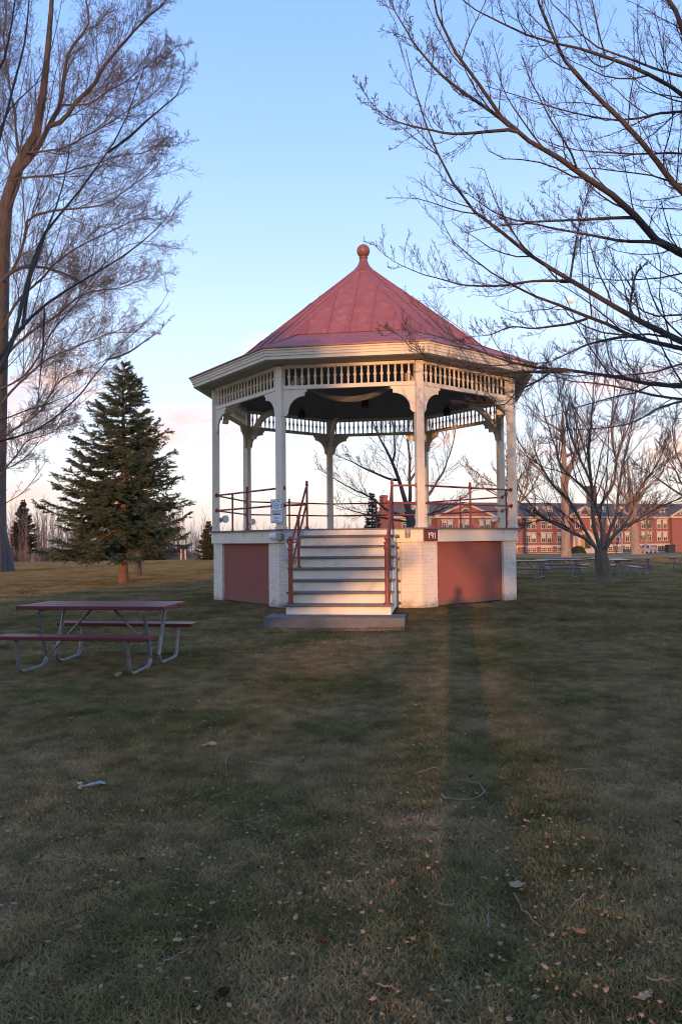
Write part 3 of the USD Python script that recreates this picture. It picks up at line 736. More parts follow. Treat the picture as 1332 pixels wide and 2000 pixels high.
# ------------------------------------------------------------------ picnic tables
def picnic_table(name, label, loc, rz, group, top_mat):
    t = thing(name, label, 'picnic table', loc, rz, group)
    L = 1.83
    r_ = np.random.default_rng(9)
    for i, y in enumerate((-.245, 0, .245)):
        part(t, 'top_plank', bevbox(L, .238, .042, .006, (r_.uniform(-.006, .006), y, .735)), M[top_mat])
    for sg in (-1, 1):
        part(t, 'bench_plank', bevbox(L, .25, .042, .006, (r_.uniform(-.01, .01), sg * .66, .435)), M[top_mat])
    for sx in (-1, 1):
        x = sx * .66
        fr_ = holder(t, 'end_frame')
        for sg in (-1, 1):
            o = .022 * sg
            p = bent([(x + o, sg * .27, .705), (x + o, sg * .06, .10), (x + o, sg * .16, .026), (x + o, sg * .64, .026), (x + o, sg * .70, .41)], .11, 7)
            part(fr_, 'bent_pipe', rod(p, .022, 10), M['galv'], smooth=40)
            part(fr_, 'seat_clip', bevbox(.045, .20, .012, .002, (x + o, sg * .67, .409)), M['galv'])
        part(fr_, 'cross_bar', bevbox(.045, .66, .035, .004, (x, 0, .697)), M['galv'])
        part(t, 'brace', rod([(x - sx * .03, 0, .20), (sx * .12, 0, .71)], .016, 8), M['galv'], smooth=40)
    return t
tabs = [
 ('dark red wooden picnic table on bent galvanised pipe legs, alone on the left lawn', (-2.89, 8.74), -.147, None),
 ('picnic table with its near end partly hidden by the right brick pier', (7.25, 28.8), .05, 'f'),
 ('picnic table paled by painted sky sheen, standing broadside between the bandstand and the vase shaped tree', (9.05, 30.0), -.06, 'f'),
 ('rearmost picnic table of those left of the bare tree trunk', (10.6, 34.4), -.25, 'f'),
 ('picnic table half hidden behind the bare tree trunk', (12.0, 33.6), 1.0, 'f'),
 ('picnic table seen end on just right of the bare tree trunk', (11.45, 29.9), 1.45, 'f'),
 ('picnic table standing behind the end on table right of the trunk', (13.3, 33.0), -.2, 'f'),
 ('picnic table cut by the right edge of the picture', (17.4, 36.5), .03, 'f'),
]
far_src = None
for lab, (x, y), rz_, far in tabs:
    loc = (x, y, float(lie(x, y)))
    if not far: picnic_table('picnic_table', lab, loc, rz_, None, 'table')
    elif far_src is None: far_src = picnic_table('picnic_table', lab, loc, rz_, 'picnic tables grouped under the trees on the right', 'tablefar')
    else: copy_of(far_src, lab, 'picnic table', loc, rz_, 'picnic tables grouped under the trees on the right')

# ------------------------------------------------------------------ bare trees
MAPLE_LIMBS = [
    (0.075,0.008,[(5.10,9.00,4.39),(4.18,8.65,4.99),(3.87,8.55,5.08),(3.56,8.41,5.31),(3.32,8.31,5.46),(2.93,8.17,5.62),(2.58,8.03,5.79),(2.19,7.90,5.93),(1.91,7.80,6.07),(1.79,7.75,6.16),(1.55,7.63,6.42),(1.41,7.56,6.56),(1.22,7.47,6.74),(1.09,7.38,6.94),(1.02,7.30,7.12),(0.96,7.20,7.37)]),
    (0.022,0.004,[(1.86,7.60,5.95),(1.74,7.57,6.03),(1.53,7.52,6.15),(1.28,7.46,6.28),(1.08,7.41,6.41),(0.95,7.37,6.53),(0.81,7.33,6.68),(0.71,7.29,6.83),(0.58,7.24,7.02),(0.50,7.20,7.15)]),
    (0.055,0.012,[(5.13,9.00,5.18),(4.27,8.77,5.77),(4.09,8.72,5.90),(3.78,8.61,6.24),(3.42,8.49,6.54),(3.16,8.42,6.73),(2.91,8.34,6.92),(2.69,8.27,7.11),(2.58,8.21,7.28),(2.43,8.13,7.51),(2.33,8.07,7.70),(2.25,8.00,7.95)]),
    (0.045,0.005,[(5.17,9.00,6.64),(4.24,8.65,6.93),(3.95,8.53,7.03),(3.60,8.40,7.09),(3.26,8.27,7.12),(2.97,8.17,7.14),(2.63,8.07,7.16),(2.29,7.97,7.17),(2.00,7.87,7.22),(1.70,7.77,7.28),(1.42,7.67,7.37),(1.25,7.60,7.46)]),
    (0.030,0.005,[(5.30,9.20,7.30),(4.49,9.15,7.50),(4.07,9.12,7.61),(3.75,9.10,7.72),(3.42,9.07,7.81),(3.20,9.06,7.97),(3.02,9.04,8.18),(2.79,9.02,8.39),(2.66,9.00,8.61)]),
    (0.045,0.020,[(4.43,8.00,6.42),(3.81,7.72,7.06),(3.70,7.65,7.25),(3.60,7.61,7.33),(3.43,7.50,7.59)]),
    (0.060,0.005,[(5.07,9.00,3.54),(4.41,9.17,4.01),(4.13,9.23,4.17),(3.81,9.31,4.37),(3.51,9.38,4.59),(3.31,9.43,4.76),(3.09,9.48,4.92),(2.89,9.52,5.08),(2.68,9.57,5.23),(2.49,9.59,5.42),(2.26,9.55,5.59),(1.99,9.51,5.78),(1.77,9.48,5.95),(1.57,9.44,6.23),(1.35,9.38,6.59),(1.22,9.34,6.90),(1.05,9.28,7.36),(0.91,9.20,7.93)]),
    (0.050,0.005,[(5.08,9.00,3.61),(4.47,9.30,3.96),(4.32,9.36,4.03),(4.08,9.47,4.10),(3.91,9.54,4.19),(3.67,9.65,4.36),(3.40,9.76,4.51),(3.06,9.82,4.69),(2.73,9.86,4.85),(2.39,9.89,5.04),(2.17,9.91,5.18),(2.01,9.93,5.32),(1.83,9.95,5.47),(1.66,9.97,5.63),(1.52,9.99,5.82),(1.46,10.00,6.00)]),
    (0.050,0.004,[(5.07,9.00,3.35),(4.47,9.34,3.46),(4.24,9.47,3.52),(3.98,9.61,3.60),(3.69,9.75,3.70),(3.19,10.00,3.83),(2.77,10.09,3.90),(2.37,10.18,4.02),(2.04,10.25,4.18),(1.72,10.32,4.36),(1.49,10.38,4.56),(1.32,10.43,4.76),(1.19,10.47,4.91),(1.04,10.50,5.01)]),
    (0.025,0.003,[(3.16,9.90,3.81),(2.70,10.03,3.83),(2.23,10.15,3.87),(1.82,10.27,3.99),(1.50,10.35,4.06),(1.24,10.42,4.19),(1.03,10.49,4.34),(0.83,10.56,4.57),(0.67,10.60,4.52)]),
    (0.040,0.003,[(5.06,9.00,3.15),(4.37,9.13,3.26),(4.11,9.18,3.31),(3.68,9.26,3.43),(3.44,9.31,3.49),(3.09,9.37,3.54),(2.70,9.44,3.68),(2.36,9.50,3.74)]),
    (0.035,0.003,[(5.08,9.00,3.87),(4.42,9.22,3.73),(4.17,9.31,3.66),(3.89,9.40,3.64),(3.59,9.49,3.64),(3.21,9.60,3.68)]),
    (0.030,0.004,[(5.07,9.00,3.35),(4.46,9.32,3.25),(4.22,9.44,3.20),(3.95,9.59,3.05),(3.67,9.73,2.99),(3.33,9.87,2.99),(3.04,10.00,2.99)]),
    (0.025,0.004,[(5.10,9.00,4.26),(4.23,8.78,4.24),(3.92,8.71,4.20),(3.70,8.65,4.24),(3.47,8.57,4.38),(3.24,8.49,4.54),(3.06,8.40,4.76)]),
    (0.020,0.003,[(3.13,9.60,4.97),(2.90,9.65,4.99),(2.64,9.71,5.01),(2.26,9.80,4.99),(1.77,9.91,5.04),(1.48,9.97,5.14),(1.23,10.03,5.23),(1.00,10.08,5.34),(0.72,10.15,5.52),(0.58,10.20,5.74)]),
    (0.020,0.004,[(3.90,9.50,4.18),(3.45,9.68,4.14),(3.15,9.81,4.04),(2.93,9.91,3.95),(2.70,10.00,3.85)]),
    (0.022,0.004,[(3.62,8.40,5.23),(3.50,8.43,5.30),(2.88,8.54,5.33),(2.32,8.64,5.35),(2.01,8.70,5.46),(1.76,8.76,5.66),(1.56,8.80,5.84)]),
    (0.022,0.004,[(3.91,8.50,5.00),(3.75,8.53,5.05),(3.48,8.58,5.08),(3.09,8.65,5.19),(2.64,8.73,5.31),(2.35,8.78,5.40),(2.01,8.84,5.40),(1.64,8.90,5.35)]),
    (0.028,0.004,[(5.19,9.00,7.10),(4.36,8.91,6.87),(3.93,8.86,6.81),(3.58,8.82,6.70),(3.14,8.76,6.73),(2.79,8.72,6.81),(2.36,8.67,6.92),(2.06,8.63,6.98),(1.81,8.60,7.04)]),
    (0.028,0.004,[(5.16,9.00,6.30),(4.31,8.82,6.29),(3.60,8.67,6.21),(2.89,8.52,6.18),(2.39,8.40,6.26)]),
    (0.026,0.004,[(5.14,9.00,5.71),(4.21,8.84,5.93),(3.82,8.78,6.01),(3.40,8.71,6.02),(3.13,8.66,6.03),(2.75,8.60,5.97)]),
    (0.020,0.003,[(1.96,7.60,5.88),(1.87,7.62,5.92),(1.60,7.66,5.92),(1.30,7.71,5.93),(0.96,7.76,6.03),(0.59,7.82,6.17),(0.40,7.86,6.36),(0.27,7.90,6.60)]),
    (0.014,0.004,[(3.06,9.40,4.90),(3.10,9.35,5.21),(3.15,9.30,5.53),(3.30,9.20,6.14)]),
    (0.014,0.004,[(3.80,9.30,4.38),(3.78,9.14,4.72),(3.79,9.09,4.83),(3.90,9.00,4.96)]),
    (0.020,0.003,[(3.31,9.50,4.42),(3.01,9.58,4.36),(2.66,9.67,4.35),(2.36,9.74,4.39),(2.03,9.83,4.30),(1.72,9.90,4.30)]),
    (0.016,0.003,[(2.97,9.90,3.84),(2.83,9.97,3.73),(2.50,10.10,3.57),(2.34,10.18,3.40),(1.96,10.31,3.43),(1.68,10.40,3.50)]),
]
NEAR_LIMBS = [
    (0.050,0.004,[(-5.96,11.50,3.98),(-5.49,11.67,4.61),(-5.23,11.78,5.06),(-4.92,11.89,5.42),(-4.51,12.01,5.82),(-4.07,12.12,6.17),(-3.67,12.22,6.45),(-3.27,12.33,6.84),(-3.01,12.41,7.16),(-2.80,12.50,7.58)]),
    (0.050,0.005,[(-5.96,11.50,3.65),(-5.32,11.50,4.59),(-5.05,11.50,5.64),(-4.76,11.50,6.53),(-4.35,11.42,6.99),(-3.98,11.33,7.38),(-3.67,11.26,7.72),(-3.39,11.18,8.11),(-3.14,11.08,8.68),(-2.94,11.00,9.10)]),
    (0.022,0.003,[(-3.71,11.40,7.80),(-3.34,11.32,8.01),(-3.01,11.24,8.25),(-2.70,11.16,8.44),(-2.52,11.12,8.58),(-2.37,11.00,9.10)]),
    (0.040,0.008,[(-5.57,11.00,6.60),(-5.18,10.84,7.72),(-4.99,10.76,8.27),(-4.83,10.69,8.73),(-4.69,10.62,9.25),(-4.63,10.55,9.68),(-4.50,10.50,10.04)]),
    (0.030,0.008,[(-5.59,11.00,8.72),(-5.19,10.82,8.84),(-4.91,10.56,9.22),(-4.74,10.34,9.52),(-4.63,10.20,9.72)]),
    (0.025,0.005,[(-5.10,11.50,4.97),(-5.09,11.64,5.69),(-4.94,11.79,6.43),(-4.75,11.93,7.20),(-4.63,12.08,7.97),(-4.60,12.20,8.67)]),
    (0.018,0.004,[(-5.95,11.50,2.99),(-5.51,11.94,4.94),(-5.22,12.05,5.32),(-5.05,12.25,6.27),(-4.85,12.41,7.06),(-4.81,12.50,7.51)]),
    (0.018,0.004,[(-5.50,11.00,7.57),(-4.95,10.84,8.28),(-4.65,10.78,8.48),(-4.24,10.61,9.25),(-4.10,10.50,9.80)]),
    (0.030,0.003,[(-6.30,12.00,3.06),(-5.64,12.09,3.24),(-5.37,12.13,3.32),(-5.10,12.17,3.45),(-4.81,12.22,3.69),(-4.52,12.28,3.97),(-4.27,12.34,4.35),(-4.03,12.39,4.68),(-3.70,12.45,5.07),(-3.39,12.50,5.35),(-3.11,12.56,5.73),(-2.98,12.60,6.01)]),
    (0.016,0.003,[(-3.97,12.20,4.63),(-3.70,12.34,4.76),(-3.44,12.50,5.00),(-3.19,12.65,5.25),(-3.01,12.80,5.57)]),
    (0.024,0.003,[(-6.30,12.00,3.44),(-5.70,12.16,3.61),(-5.42,12.24,3.75),(-4.99,12.35,3.93),(-4.63,12.44,4.11),(-4.44,12.50,4.28),(-4.05,12.60,4.42)]),
    (0.020,0.003,[(-6.29,12.00,2.46),(-5.68,12.14,2.75),(-5.45,12.20,2.88),(-5.22,12.27,3.15),(-5.08,12.33,3.44),(-5.05,12.40,3.81)]),
    (0.016,0.003,[(-6.03,12.00,1.94),(-5.69,12.11,2.16),(-5.44,12.20,2.33),(-5.22,12.30,2.64),(-5.04,12.40,3.01)]),
    (0.014,0.004,[(-4.80,11.60,5.32),(-4.91,11.80,4.72),(-5.02,11.96,4.25),(-5.17,12.20,3.51)]),
]
COTTONWOOD_LIMBS = [
    (0.620,0.120,[(-23.61,49.00,-0.54),(-23.71,49.00,3.64),(-23.67,49.00,7.14),(-23.52,49.00,14.19),(-23.35,49.00,19.18),(-23.19,48.91,22.37),(-22.95,48.81,24.47),(-22.53,48.71,26.57),(-21.41,48.61,28.42),(-20.75,48.54,29.63),(-20.37,48.45,31.45),(-20.02,48.34,33.90),(-19.82,48.25,35.75),(-19.53,48.10,38.79),(-19.40,48.00,40.88)]),
    (0.350,0.070,[(-22.44,48.50,26.47),(-20.65,48.32,28.50),(-19.63,48.19,30.03),(-19.00,48.09,31.46),(-18.46,47.93,33.61),(-18.04,47.83,35.04),(-17.17,47.74,36.11),(-16.69,47.65,37.30),(-16.89,47.60,38.01),(-17.24,47.50,39.37)]),
    (0.220,0.060,[(-19.63,48.20,30.03),(-18.99,48.09,30.21),(-17.65,47.76,31.49),(-16.19,47.44,32.52),(-15.79,47.28,33.29),(-14.07,46.82,35.04),(-12.80,46.52,36.03),(-11.53,46.24,36.92),(-10.63,46.00,37.77)]),
    (0.300,0.050,[(-23.02,48.60,19.39),(-21.99,48.17,19.99),(-21.10,47.87,20.12),(-19.90,47.47,19.95),(-18.51,46.99,19.37),(-16.86,46.39,18.52),(-15.79,46.00,18.03)]),
    (0.200,0.040,[(-22.81,48.60,19.56),(-21.14,47.93,21.93),(-20.84,47.62,23.19),(-19.51,47.33,23.40),(-17.28,46.85,23.67),(-15.10,46.37,23.77),(-13.28,45.89,24.70),(-11.85,45.50,25.50)]),
    (0.180,0.040,[(-22.96,48.60,16.20),(-21.54,48.11,18.14),(-20.00,47.74,19.22),(-18.47,47.32,20.60),(-16.26,46.85,21.42),(-14.09,46.38,22.22),(-12.31,46.00,22.71)]),
    (0.160,0.040,[(-22.94,48.60,14.08),(-20.79,48.02,15.66),(-18.50,47.46,16.85),(-16.27,46.89,18.01),(-14.10,46.42,18.16),(-12.31,46.00,18.67)]),
    (0.160,0.040,[(-23.02,48.60,10.93),(-21.53,48.18,12.40),(-19.62,47.73,13.66),(-17.76,47.33,14.39),(-15.57,46.87,15.10),(-13.78,46.50,15.48)]),
    (0.140,0.030,[(-23.07,48.60,8.48),(-21.53,48.24,9.45),(-20.01,47.88,10.41),(-18.45,47.37,12.35),(-16.62,46.98,12.93),(-14.45,46.50,13.80)]),
    (0.120,0.030,[(-23.05,48.60,6.04),(-21.75,48.00,7.35),(-20.51,47.48,8.30),(-19.34,47.10,8.57),(-17.76,46.50,9.47)]),
    (0.200,0.050,[(-22.85,48.60,24.01),(-21.86,48.68,27.27),(-22.26,48.75,30.20),(-22.69,48.84,33.90),(-23.10,48.92,37.25),(-23.10,49.00,40.63)]),
    (0.140,0.030,[(-21.14,48.00,28.08),(-18.52,47.36,27.95),(-16.25,46.74,28.62),(-14.38,46.20,29.32),(-12.55,45.66,29.99),(-10.73,45.00,31.24)]),
    (0.140,0.030,[(-22.20,48.00,26.21),(-19.53,47.33,26.19),(-17.26,46.75,26.21),(-14.66,46.05,26.50),(-12.86,45.56,26.55),(-11.07,45.00,27.23)]),
    (0.120,0.030,[(-18.96,48.00,31.41),(-16.88,47.56,31.22),(-15.01,47.09,31.96),(-13.16,46.63,32.69),(-10.97,46.00,33.97)]),
    (0.200,0.050,[(-23.05,48.60,22.23),(-24.07,48.91,25.61),(-24.98,49.25,29.43),(-24.53,49.69,34.48),(-23.98,50.00,38.04)]),
    (0.120,0.030,[(-23.05,48.50,11.96),(-20.80,48.08,13.24),(-19.24,47.62,15.52),(-17.39,47.21,17.10),(-15.52,46.66,19.63),(-13.73,46.29,20.82),(-11.98,46.00,21.02)]),
]
MID_LIMBS = [
    (0.300,0.200,[(9.08,25.10,-0.13),(9.09,25.10,0.24),(9.06,25.10,0.60),(9.02,25.10,1.04)]),
    (0.120,0.020,[(8.96,25.10,0.92),(8.86,25.05,1.10),(8.45,24.92,1.44),(7.84,24.75,1.76),(7.35,24.62,2.00),(6.75,24.45,2.33),(6.11,24.22,3.01),(5.73,24.00,3.74)]),
    (0.110,0.020,[(8.98,25.10,0.92),(8.82,25.07,1.17),(8.38,24.97,1.90),(8.10,24.90,2.42),(7.80,24.84,2.84),(7.42,24.78,3.21),(7.08,24.71,3.69),(6.75,24.63,4.32),(6.49,24.50,5.36)]),
    (0.130,0.020,[(9.02,25.10,0.92),(8.96,25.12,1.28),(8.86,25.15,1.90),(8.86,25.19,2.62),(8.79,25.24,3.47),(8.75,25.28,4.29),(8.83,25.34,5.47),(9.05,25.42,7.13),(9.26,25.50,8.63)]),
    (0.100,0.020,[(9.04,25.10,0.92),(9.09,25.18,1.31),(9.11,25.28,1.81),(9.03,25.43,2.54),(8.64,25.62,3.36),(8.12,25.78,3.96),(7.72,26.01,5.03),(7.45,26.28,6.39),(7.35,26.50,7.58)]),
    (0.110,0.020,[(9.11,25.10,0.92),(9.26,25.20,1.27),(9.44,25.33,1.72),(9.76,25.49,2.28),(9.95,25.68,3.02),(10.09,25.88,3.77),(10.46,26.15,4.84),(10.92,26.50,6.21)]),
    (0.120,0.020,[(9.11,25.10,0.86),(9.27,24.97,1.33),(9.67,24.81,1.80),(10.13,24.66,2.07),(10.75,24.45,2.47),(11.49,24.22,2.82),(12.05,24.00,3.33)]),
    (0.090,0.020,[(8.87,25.20,2.30),(9.26,25.25,2.85),(9.62,25.29,3.46),(9.71,25.34,4.19),(9.65,25.43,5.48),(9.80,25.51,6.78),(9.96,25.60,8.09)]),
    (0.080,0.020,[(9.67,24.80,1.83),(9.96,24.67,2.35),(10.15,24.51,3.03),(10.47,24.36,3.62),(10.83,24.20,4.23),(11.07,24.00,5.06)]),
    (0.080,0.020,[(8.80,25.00,3.09),(8.47,25.26,4.20),(8.12,25.51,5.33),(7.95,25.76,6.48),(7.86,26.00,7.65)]),
    (0.060,0.020,[(7.92,25.00,1.80),(7.21,24.80,2.07),(6.73,24.67,2.09),(6.35,24.56,1.97),(6.13,24.50,1.97)]),
    (0.060,0.020,[(9.58,25.00,4.16),(10.10,25.34,5.28),(10.59,25.67,6.43),(10.94,26.00,7.62)]),
]
BEHIND_LIMBS = [
    (0.550,0.340,[(6.16,62.50,-0.58),(6.19,62.50,1.19),(6.11,62.50,2.76),(5.87,62.50,3.97)]),
    (0.300,0.060,[(5.87,62.50,3.86),(5.38,62.26,5.37),(4.88,62.01,6.95),(4.48,61.84,8.04),(3.58,61.52,9.89),(2.88,61.28,11.30),(2.23,61.00,13.01)]),
    (0.240,0.050,[(5.91,62.50,3.86),(5.98,62.55,4.98),(6.01,62.62,6.50),(6.18,62.72,8.52),(5.90,62.81,10.47),(5.90,62.92,12.89),(6.16,63.00,14.72)]),
    (0.160,0.040,[(5.95,62.50,3.41),(4.01,61.94,4.08),(2.37,61.38,5.25),(1.06,60.98,5.81),(-0.87,60.36,6.86),(-1.93,60.00,7.48)]),
    (0.160,0.040,[(5.02,62.50,6.68),(4.70,62.40,6.67),(2.68,61.71,7.34),(0.91,61.07,8.17),(-0.64,60.50,8.82)]),
    (0.200,0.050,[(6.09,62.50,3.50),(6.50,62.54,4.08),(8.15,62.68,5.94),(9.08,62.78,7.60),(9.75,62.87,9.23),(10.16,63.00,11.50)]),
    (0.140,0.040,[(4.50,62.50,8.11),(4.86,63.33,10.24),(4.62,64.08,12.19),(4.48,65.00,14.68)]),
    (0.140,0.040,[(5.99,62.50,6.49),(7.09,63.33,8.40),(7.94,64.10,10.32),(8.41,65.00,12.77)]),
    (0.120,0.040,[(5.95,62.50,2.97),(3.68,61.68,3.32),(1.47,60.85,3.84),(-0.68,60.00,4.47)]),
    (0.120,0.040,[(6.08,62.50,2.97),(8.06,61.60,3.80),(10.11,60.62,4.82),(11.09,60.00,5.85)]),
]

def limb_arrays(rows, n=18, origin=(0, 0, 0)):
    P = np.stack([resample(np.array(r[2]) - origin, n) for r in rows])
    s = np.linspace(0, 1, n)
    R = np.stack([r[0] * (1 - s) ** 1.1 + r[1] for r in rows])
    R = R * (1 + .16 * (meshkit.noise(P * 3.1, 6) - .5) + .10 * (meshkit.noise(P * 9.0, 8) - .5))
    return P, R
def wobble(rng, P, amp):
    s = np.sin(np.linspace(0, 1, P.shape[1]) * np.pi)[None, :, None]
    k = rng.normal(size=P.shape) * s
    k = (k + np.roll(k, 1, 1) + np.roll(k, -1, 1)) / 3; k[:, 0] = 0; k[:, -1] = 0
    return P + k * amp

def traced_tree(name, label, origin, trunk, rows, levels, mats, seed, extra=0, bud=None, budshare=1.0, group=None, k=(7, 5, 4, 3, 3), twig_kind='stuff', wob=.010):
    """A bare tree: a trunk, the main limbs one by one, and finer wood grown from them level by level."""
    rng = np.random.default_rng(seed)
    t = thing(name, label, 'tree', origin, 0, group)
    o = np.array(origin, float)
    if trunk:
        tp, tr = trunk
        P = resample(np.array(tp) - o, 16)[None]; s = np.linspace(0, 1, 16)
        R = np.interp(s, np.linspace(0, 1, len(tr)), tr)[None]
        kk = 18
        V, F = tubes(P, R, kk)
        a = np.tile(np.arange(kk) / kk * 2 * np.pi, 16); hh = V[:, 2]
        cen = np.repeat(P[0], kk, 0)
        V = cen + (V - cen) * (1 + .07 * np.sin(a * 5 + 1)[:, None] + np.clip(.35 - hh / (tr[0] * 3.0), 0, 1)[:, None] * (.9 + .5 * np.sin(a * 4)[:, None]))
        part(t, 'trunk', (V, F), M[mats[0]], smooth=True)
    P, R = limb_arrays(rows, 18, o)
    P = wobble(rng, P, wob * np.linalg.norm(P[:, -1] - P[:, 0], axis=1)[:, None, None])
    for i in range(len(P)):
        part(t, 'limb', tubes(P[i:i + 1], R[i:i + 1], k[0]), M[mats[1]], smooth=True)
    allP, vf = [(P, R)], []
    for li, lv in enumerate(levels):
        nxt = []
        for (Pp, Rp_) in (allP[-1:] if not lv.get('both') else allP[-2:]):
            lv2 = {q: w for q, w in lv.items() if q != 'both'}
            nxt.append(grow(rng, Pp, Rp_, **lv2))
        nmin = min(x[0].shape[1] for x in nxt)
        C = np.concatenate([x[0][:, :nmin] for x in nxt]); CR = np.concatenate([x[1][:, :nmin] for x in nxt])
        allP.append((C, CR))
        vf.append(tubes(C, CR, k[min(li + 1, len(k) - 1)]))
    if bud: vf.append(buds(rng, allP[-1][0], budshare, bud))
    part(t, 'twigs', join(vf), M[mats[2]], smooth=False, kind=twig_kind)
    return t

# maple whose limbs reach in from the right
mo = (6.25, 9.15, float(lie(6.25, 9.15)))
rows = []
for r0, r1, pts in MAPLE_LIMBS:
    if pts[0][0] > 4.0:
        x, y, zz = pts[0]
        pts = [(6.2 + .03 * (len(rows) % 3), 9.15, max(2.2, zz - .75 - .3 * (zz > 5.5)))] + pts
        r0 *= 1.0
    rows.append((r0 * .86, r1, pts))
traced_tree('bare_maple', 'bare maple reaching dark budding limbs in from the right edge, over the bandstand roof', mo, ([(6.25, 9.15, 0), (6.25, 9.15, 1.2), (6.2, 9.12, 3.0), (6.3, 9.2, 5.0), (6.2, 9.1, 7.5)], (.24, .20, .18, .13, .08)), rows,
    [dict(m=23, tr=(.14, 1.0), length=.24, ang=(28, 60), up=.22, n=7, curl=.10, wig=.13, rk=.0085, rfac=.55, rmin=.0036),
     dict(m=9, tr=(.12, 1.0), length=.30, ang=(28, 60), up=.2, n=5, curl=.12, wig=.16, rk=.012, rfac=.7, rmin=.0028),
     dict(m=5, tr=(.15, 1.0), length=.36, ang=(30, 65), up=.22, n=3, curl=.12, wig=.1, rk=.03, rfac=.75, rmin=.0022)],
    ('bark', 'bark', 'twig'), 11, bud=.0055, budshare=.8, wob=.003)

# a second maple stands left of the picture: only limbs reach in
no = (-7.4, 11.6, float(lie(-7.4, 11.6)))
rows = []
for r0, r1, pts in NEAR_LIMBS:
    if pts[0][0] < -5.3:
        x, y, zz = pts[0]; pts = [(-7.35, 11.6, max(1.6, zz - .5))] + pts; r0 *= .85
    rows.append((r0, r1, pts))
traced_tree('bare_maple', 'dark bare maple left of the picture, its limbs crossing the big pale barked tree', no, ([(-7.4, 11.6, 0), (-7.4, 11.6, 1.5), (-7.35, 11.6, 4.0), (-7.3, 11.5, 8.0), (-7.2, 11.4, 11.0)], (.26, .22, .19, .12, .05)), rows,
    [dict(m=12, tr=(.2, 1.0), length=.15, ang=(25, 55), up=.3, n=6, curl=.12, wig=.12, rk=.0085, rfac=.55, rmin=.0045),
     dict(m=6, tr=(.15, 1.0), length=.32, ang=(28, 58), up=.2, n=4, curl=.12, wig=.14, rk=.012, rfac=.7, rmin=.003),
     dict(m=3, tr=(.2, 1.0), length=.42, ang=(30, 60), up=.2, n=3, curl=.1, wig=.1, rk=.03, rfac=.75, rmin=.0025)],
    ('bark', 'bark', 'twig'), 23, bud=.006, budshare=.8, wob=.003)

# the big cottonwood
cw0 = COTTONWOOD_LIMBS[0][2][0]
co = (cw0[0], cw0[1], float(lie(cw0[0], cw0[1])) - .05)
tr_pts = [(co[0], co[1], co[2])] + COTTONWOOD_LIMBS[0][2][1:]
traced_tree('cottonwood', 'tall pale barked tree, thick trunk at the left edge, haze of fine twigs', co, (tr_pts, (.92, .78, .74, .68, .60, .48, .34, .25, .18, .11)), [(a * (.40 if i > 1 else .55), b * .6, c) for i, (a, b, c) in enumerate(COTTONWOOD_LIMBS[1:])],
    [dict(m=26, tr=(.08, 1.0), length=.37, ang=(16, 48), up=.16, n=7, curl=.05, wig=.08, rk=.008, rfac=.5, rmin=.018),
     dict(m=12, tr=(.10, 1.0), length=.50, ang=(22, 56), up=.08, n=5, curl=.03, wig=.10, rk=.008, rfac=.6, rmin=.0105),
     dict(m=5, tr=(.12, 1.0), length=.50, ang=(28, 65), up=.04, n=3, curl=.02, wig=.10, rk=.010, rfac=.7, rmin=.0075),
     dict(m=2, tr=(.3, 1.0), length=.50, ang=(35, 75), up=-.1, n=2, curl=-.05, wig=.1, rk=.02, rfac=.8, rmin=.008)],
    ('barkgrey', 'barkgrey', 'twigwarm'), 5, bud=.034, budshare=.75, k=(8, 5, 4, 3, 3))

mid0 = MID_LIMBS[0][2]
mz = float(lie(mid0[0][0], mid0[0][1])) - .04
traced_tree('vase_tree', 'bare dark tree of vase shape forking low above the far picnic tables', (mid0[0][0], mid0[0][1], mz), ([(mid0[0][0], mid0[0][1], mz)] + mid0[1:], (.29, .25, .24, .19)), [(a * .52, b * .5, c) for a, b, c in MID_LIMBS[1:]],
    [dict(m=16, tr=(.15, 1.0), length=.46, ang=(16, 44), up=.22, n=7, curl=.06, wig=.10, rk=.0085, rfac=.55, rmin=.009),
     dict(m=10, tr=(.12, 1.0), length=.40, ang=(20, 48), up=.15, n=5, curl=.06, wig=.12, rk=.009, rfac=.65, rmin=.006),
     dict(m=6, tr=(.15, 1.0), length=.42, ang=(25, 55), up=.1, n=3, curl=.05, wig=.1, rk=.014, rfac=.7, rmin=.0045)],
    ('barkmid', 'barkmid', 'twig'), 31)

b0 = BEHIND_LIMBS[0][2]
bz = float(lie(b0[0][0], b0[0][1])) - .05
traced_tree('spreading_tree', 'bare spreading tree seen through the open bandstand, before the brick building', (b0[0][0], b0[0][1], bz), ([(b0[0][0], b0[0][1], bz)] + b0[1:], (.5, .45, .4, .36)), [(a * .62, b * .6, c) for a, b, c in BEHIND_LIMBS[1:]],
    [dict(m=13, tr=(.2, 1.0), length=.36, ang=(22, 50), up=.12, n=7, curl=.05, wig=.10, rk=.009, rfac=.55, rmin=.018),
     dict(m=9, tr=(.15, 1.0), length=.40, ang=(24, 52), up=.08, n=5, curl=.04, wig=.12, rk=.011, rfac=.65, rmin=.012),
     dict(m=5, tr=(.15, 1.0), length=.45, ang=(25, 55), up=.05, n=3, curl=.03, wig=.1, rk=.014, rfac=.7, rmin=.010)],
    ('bark', 'bark', 'twig'), 37)

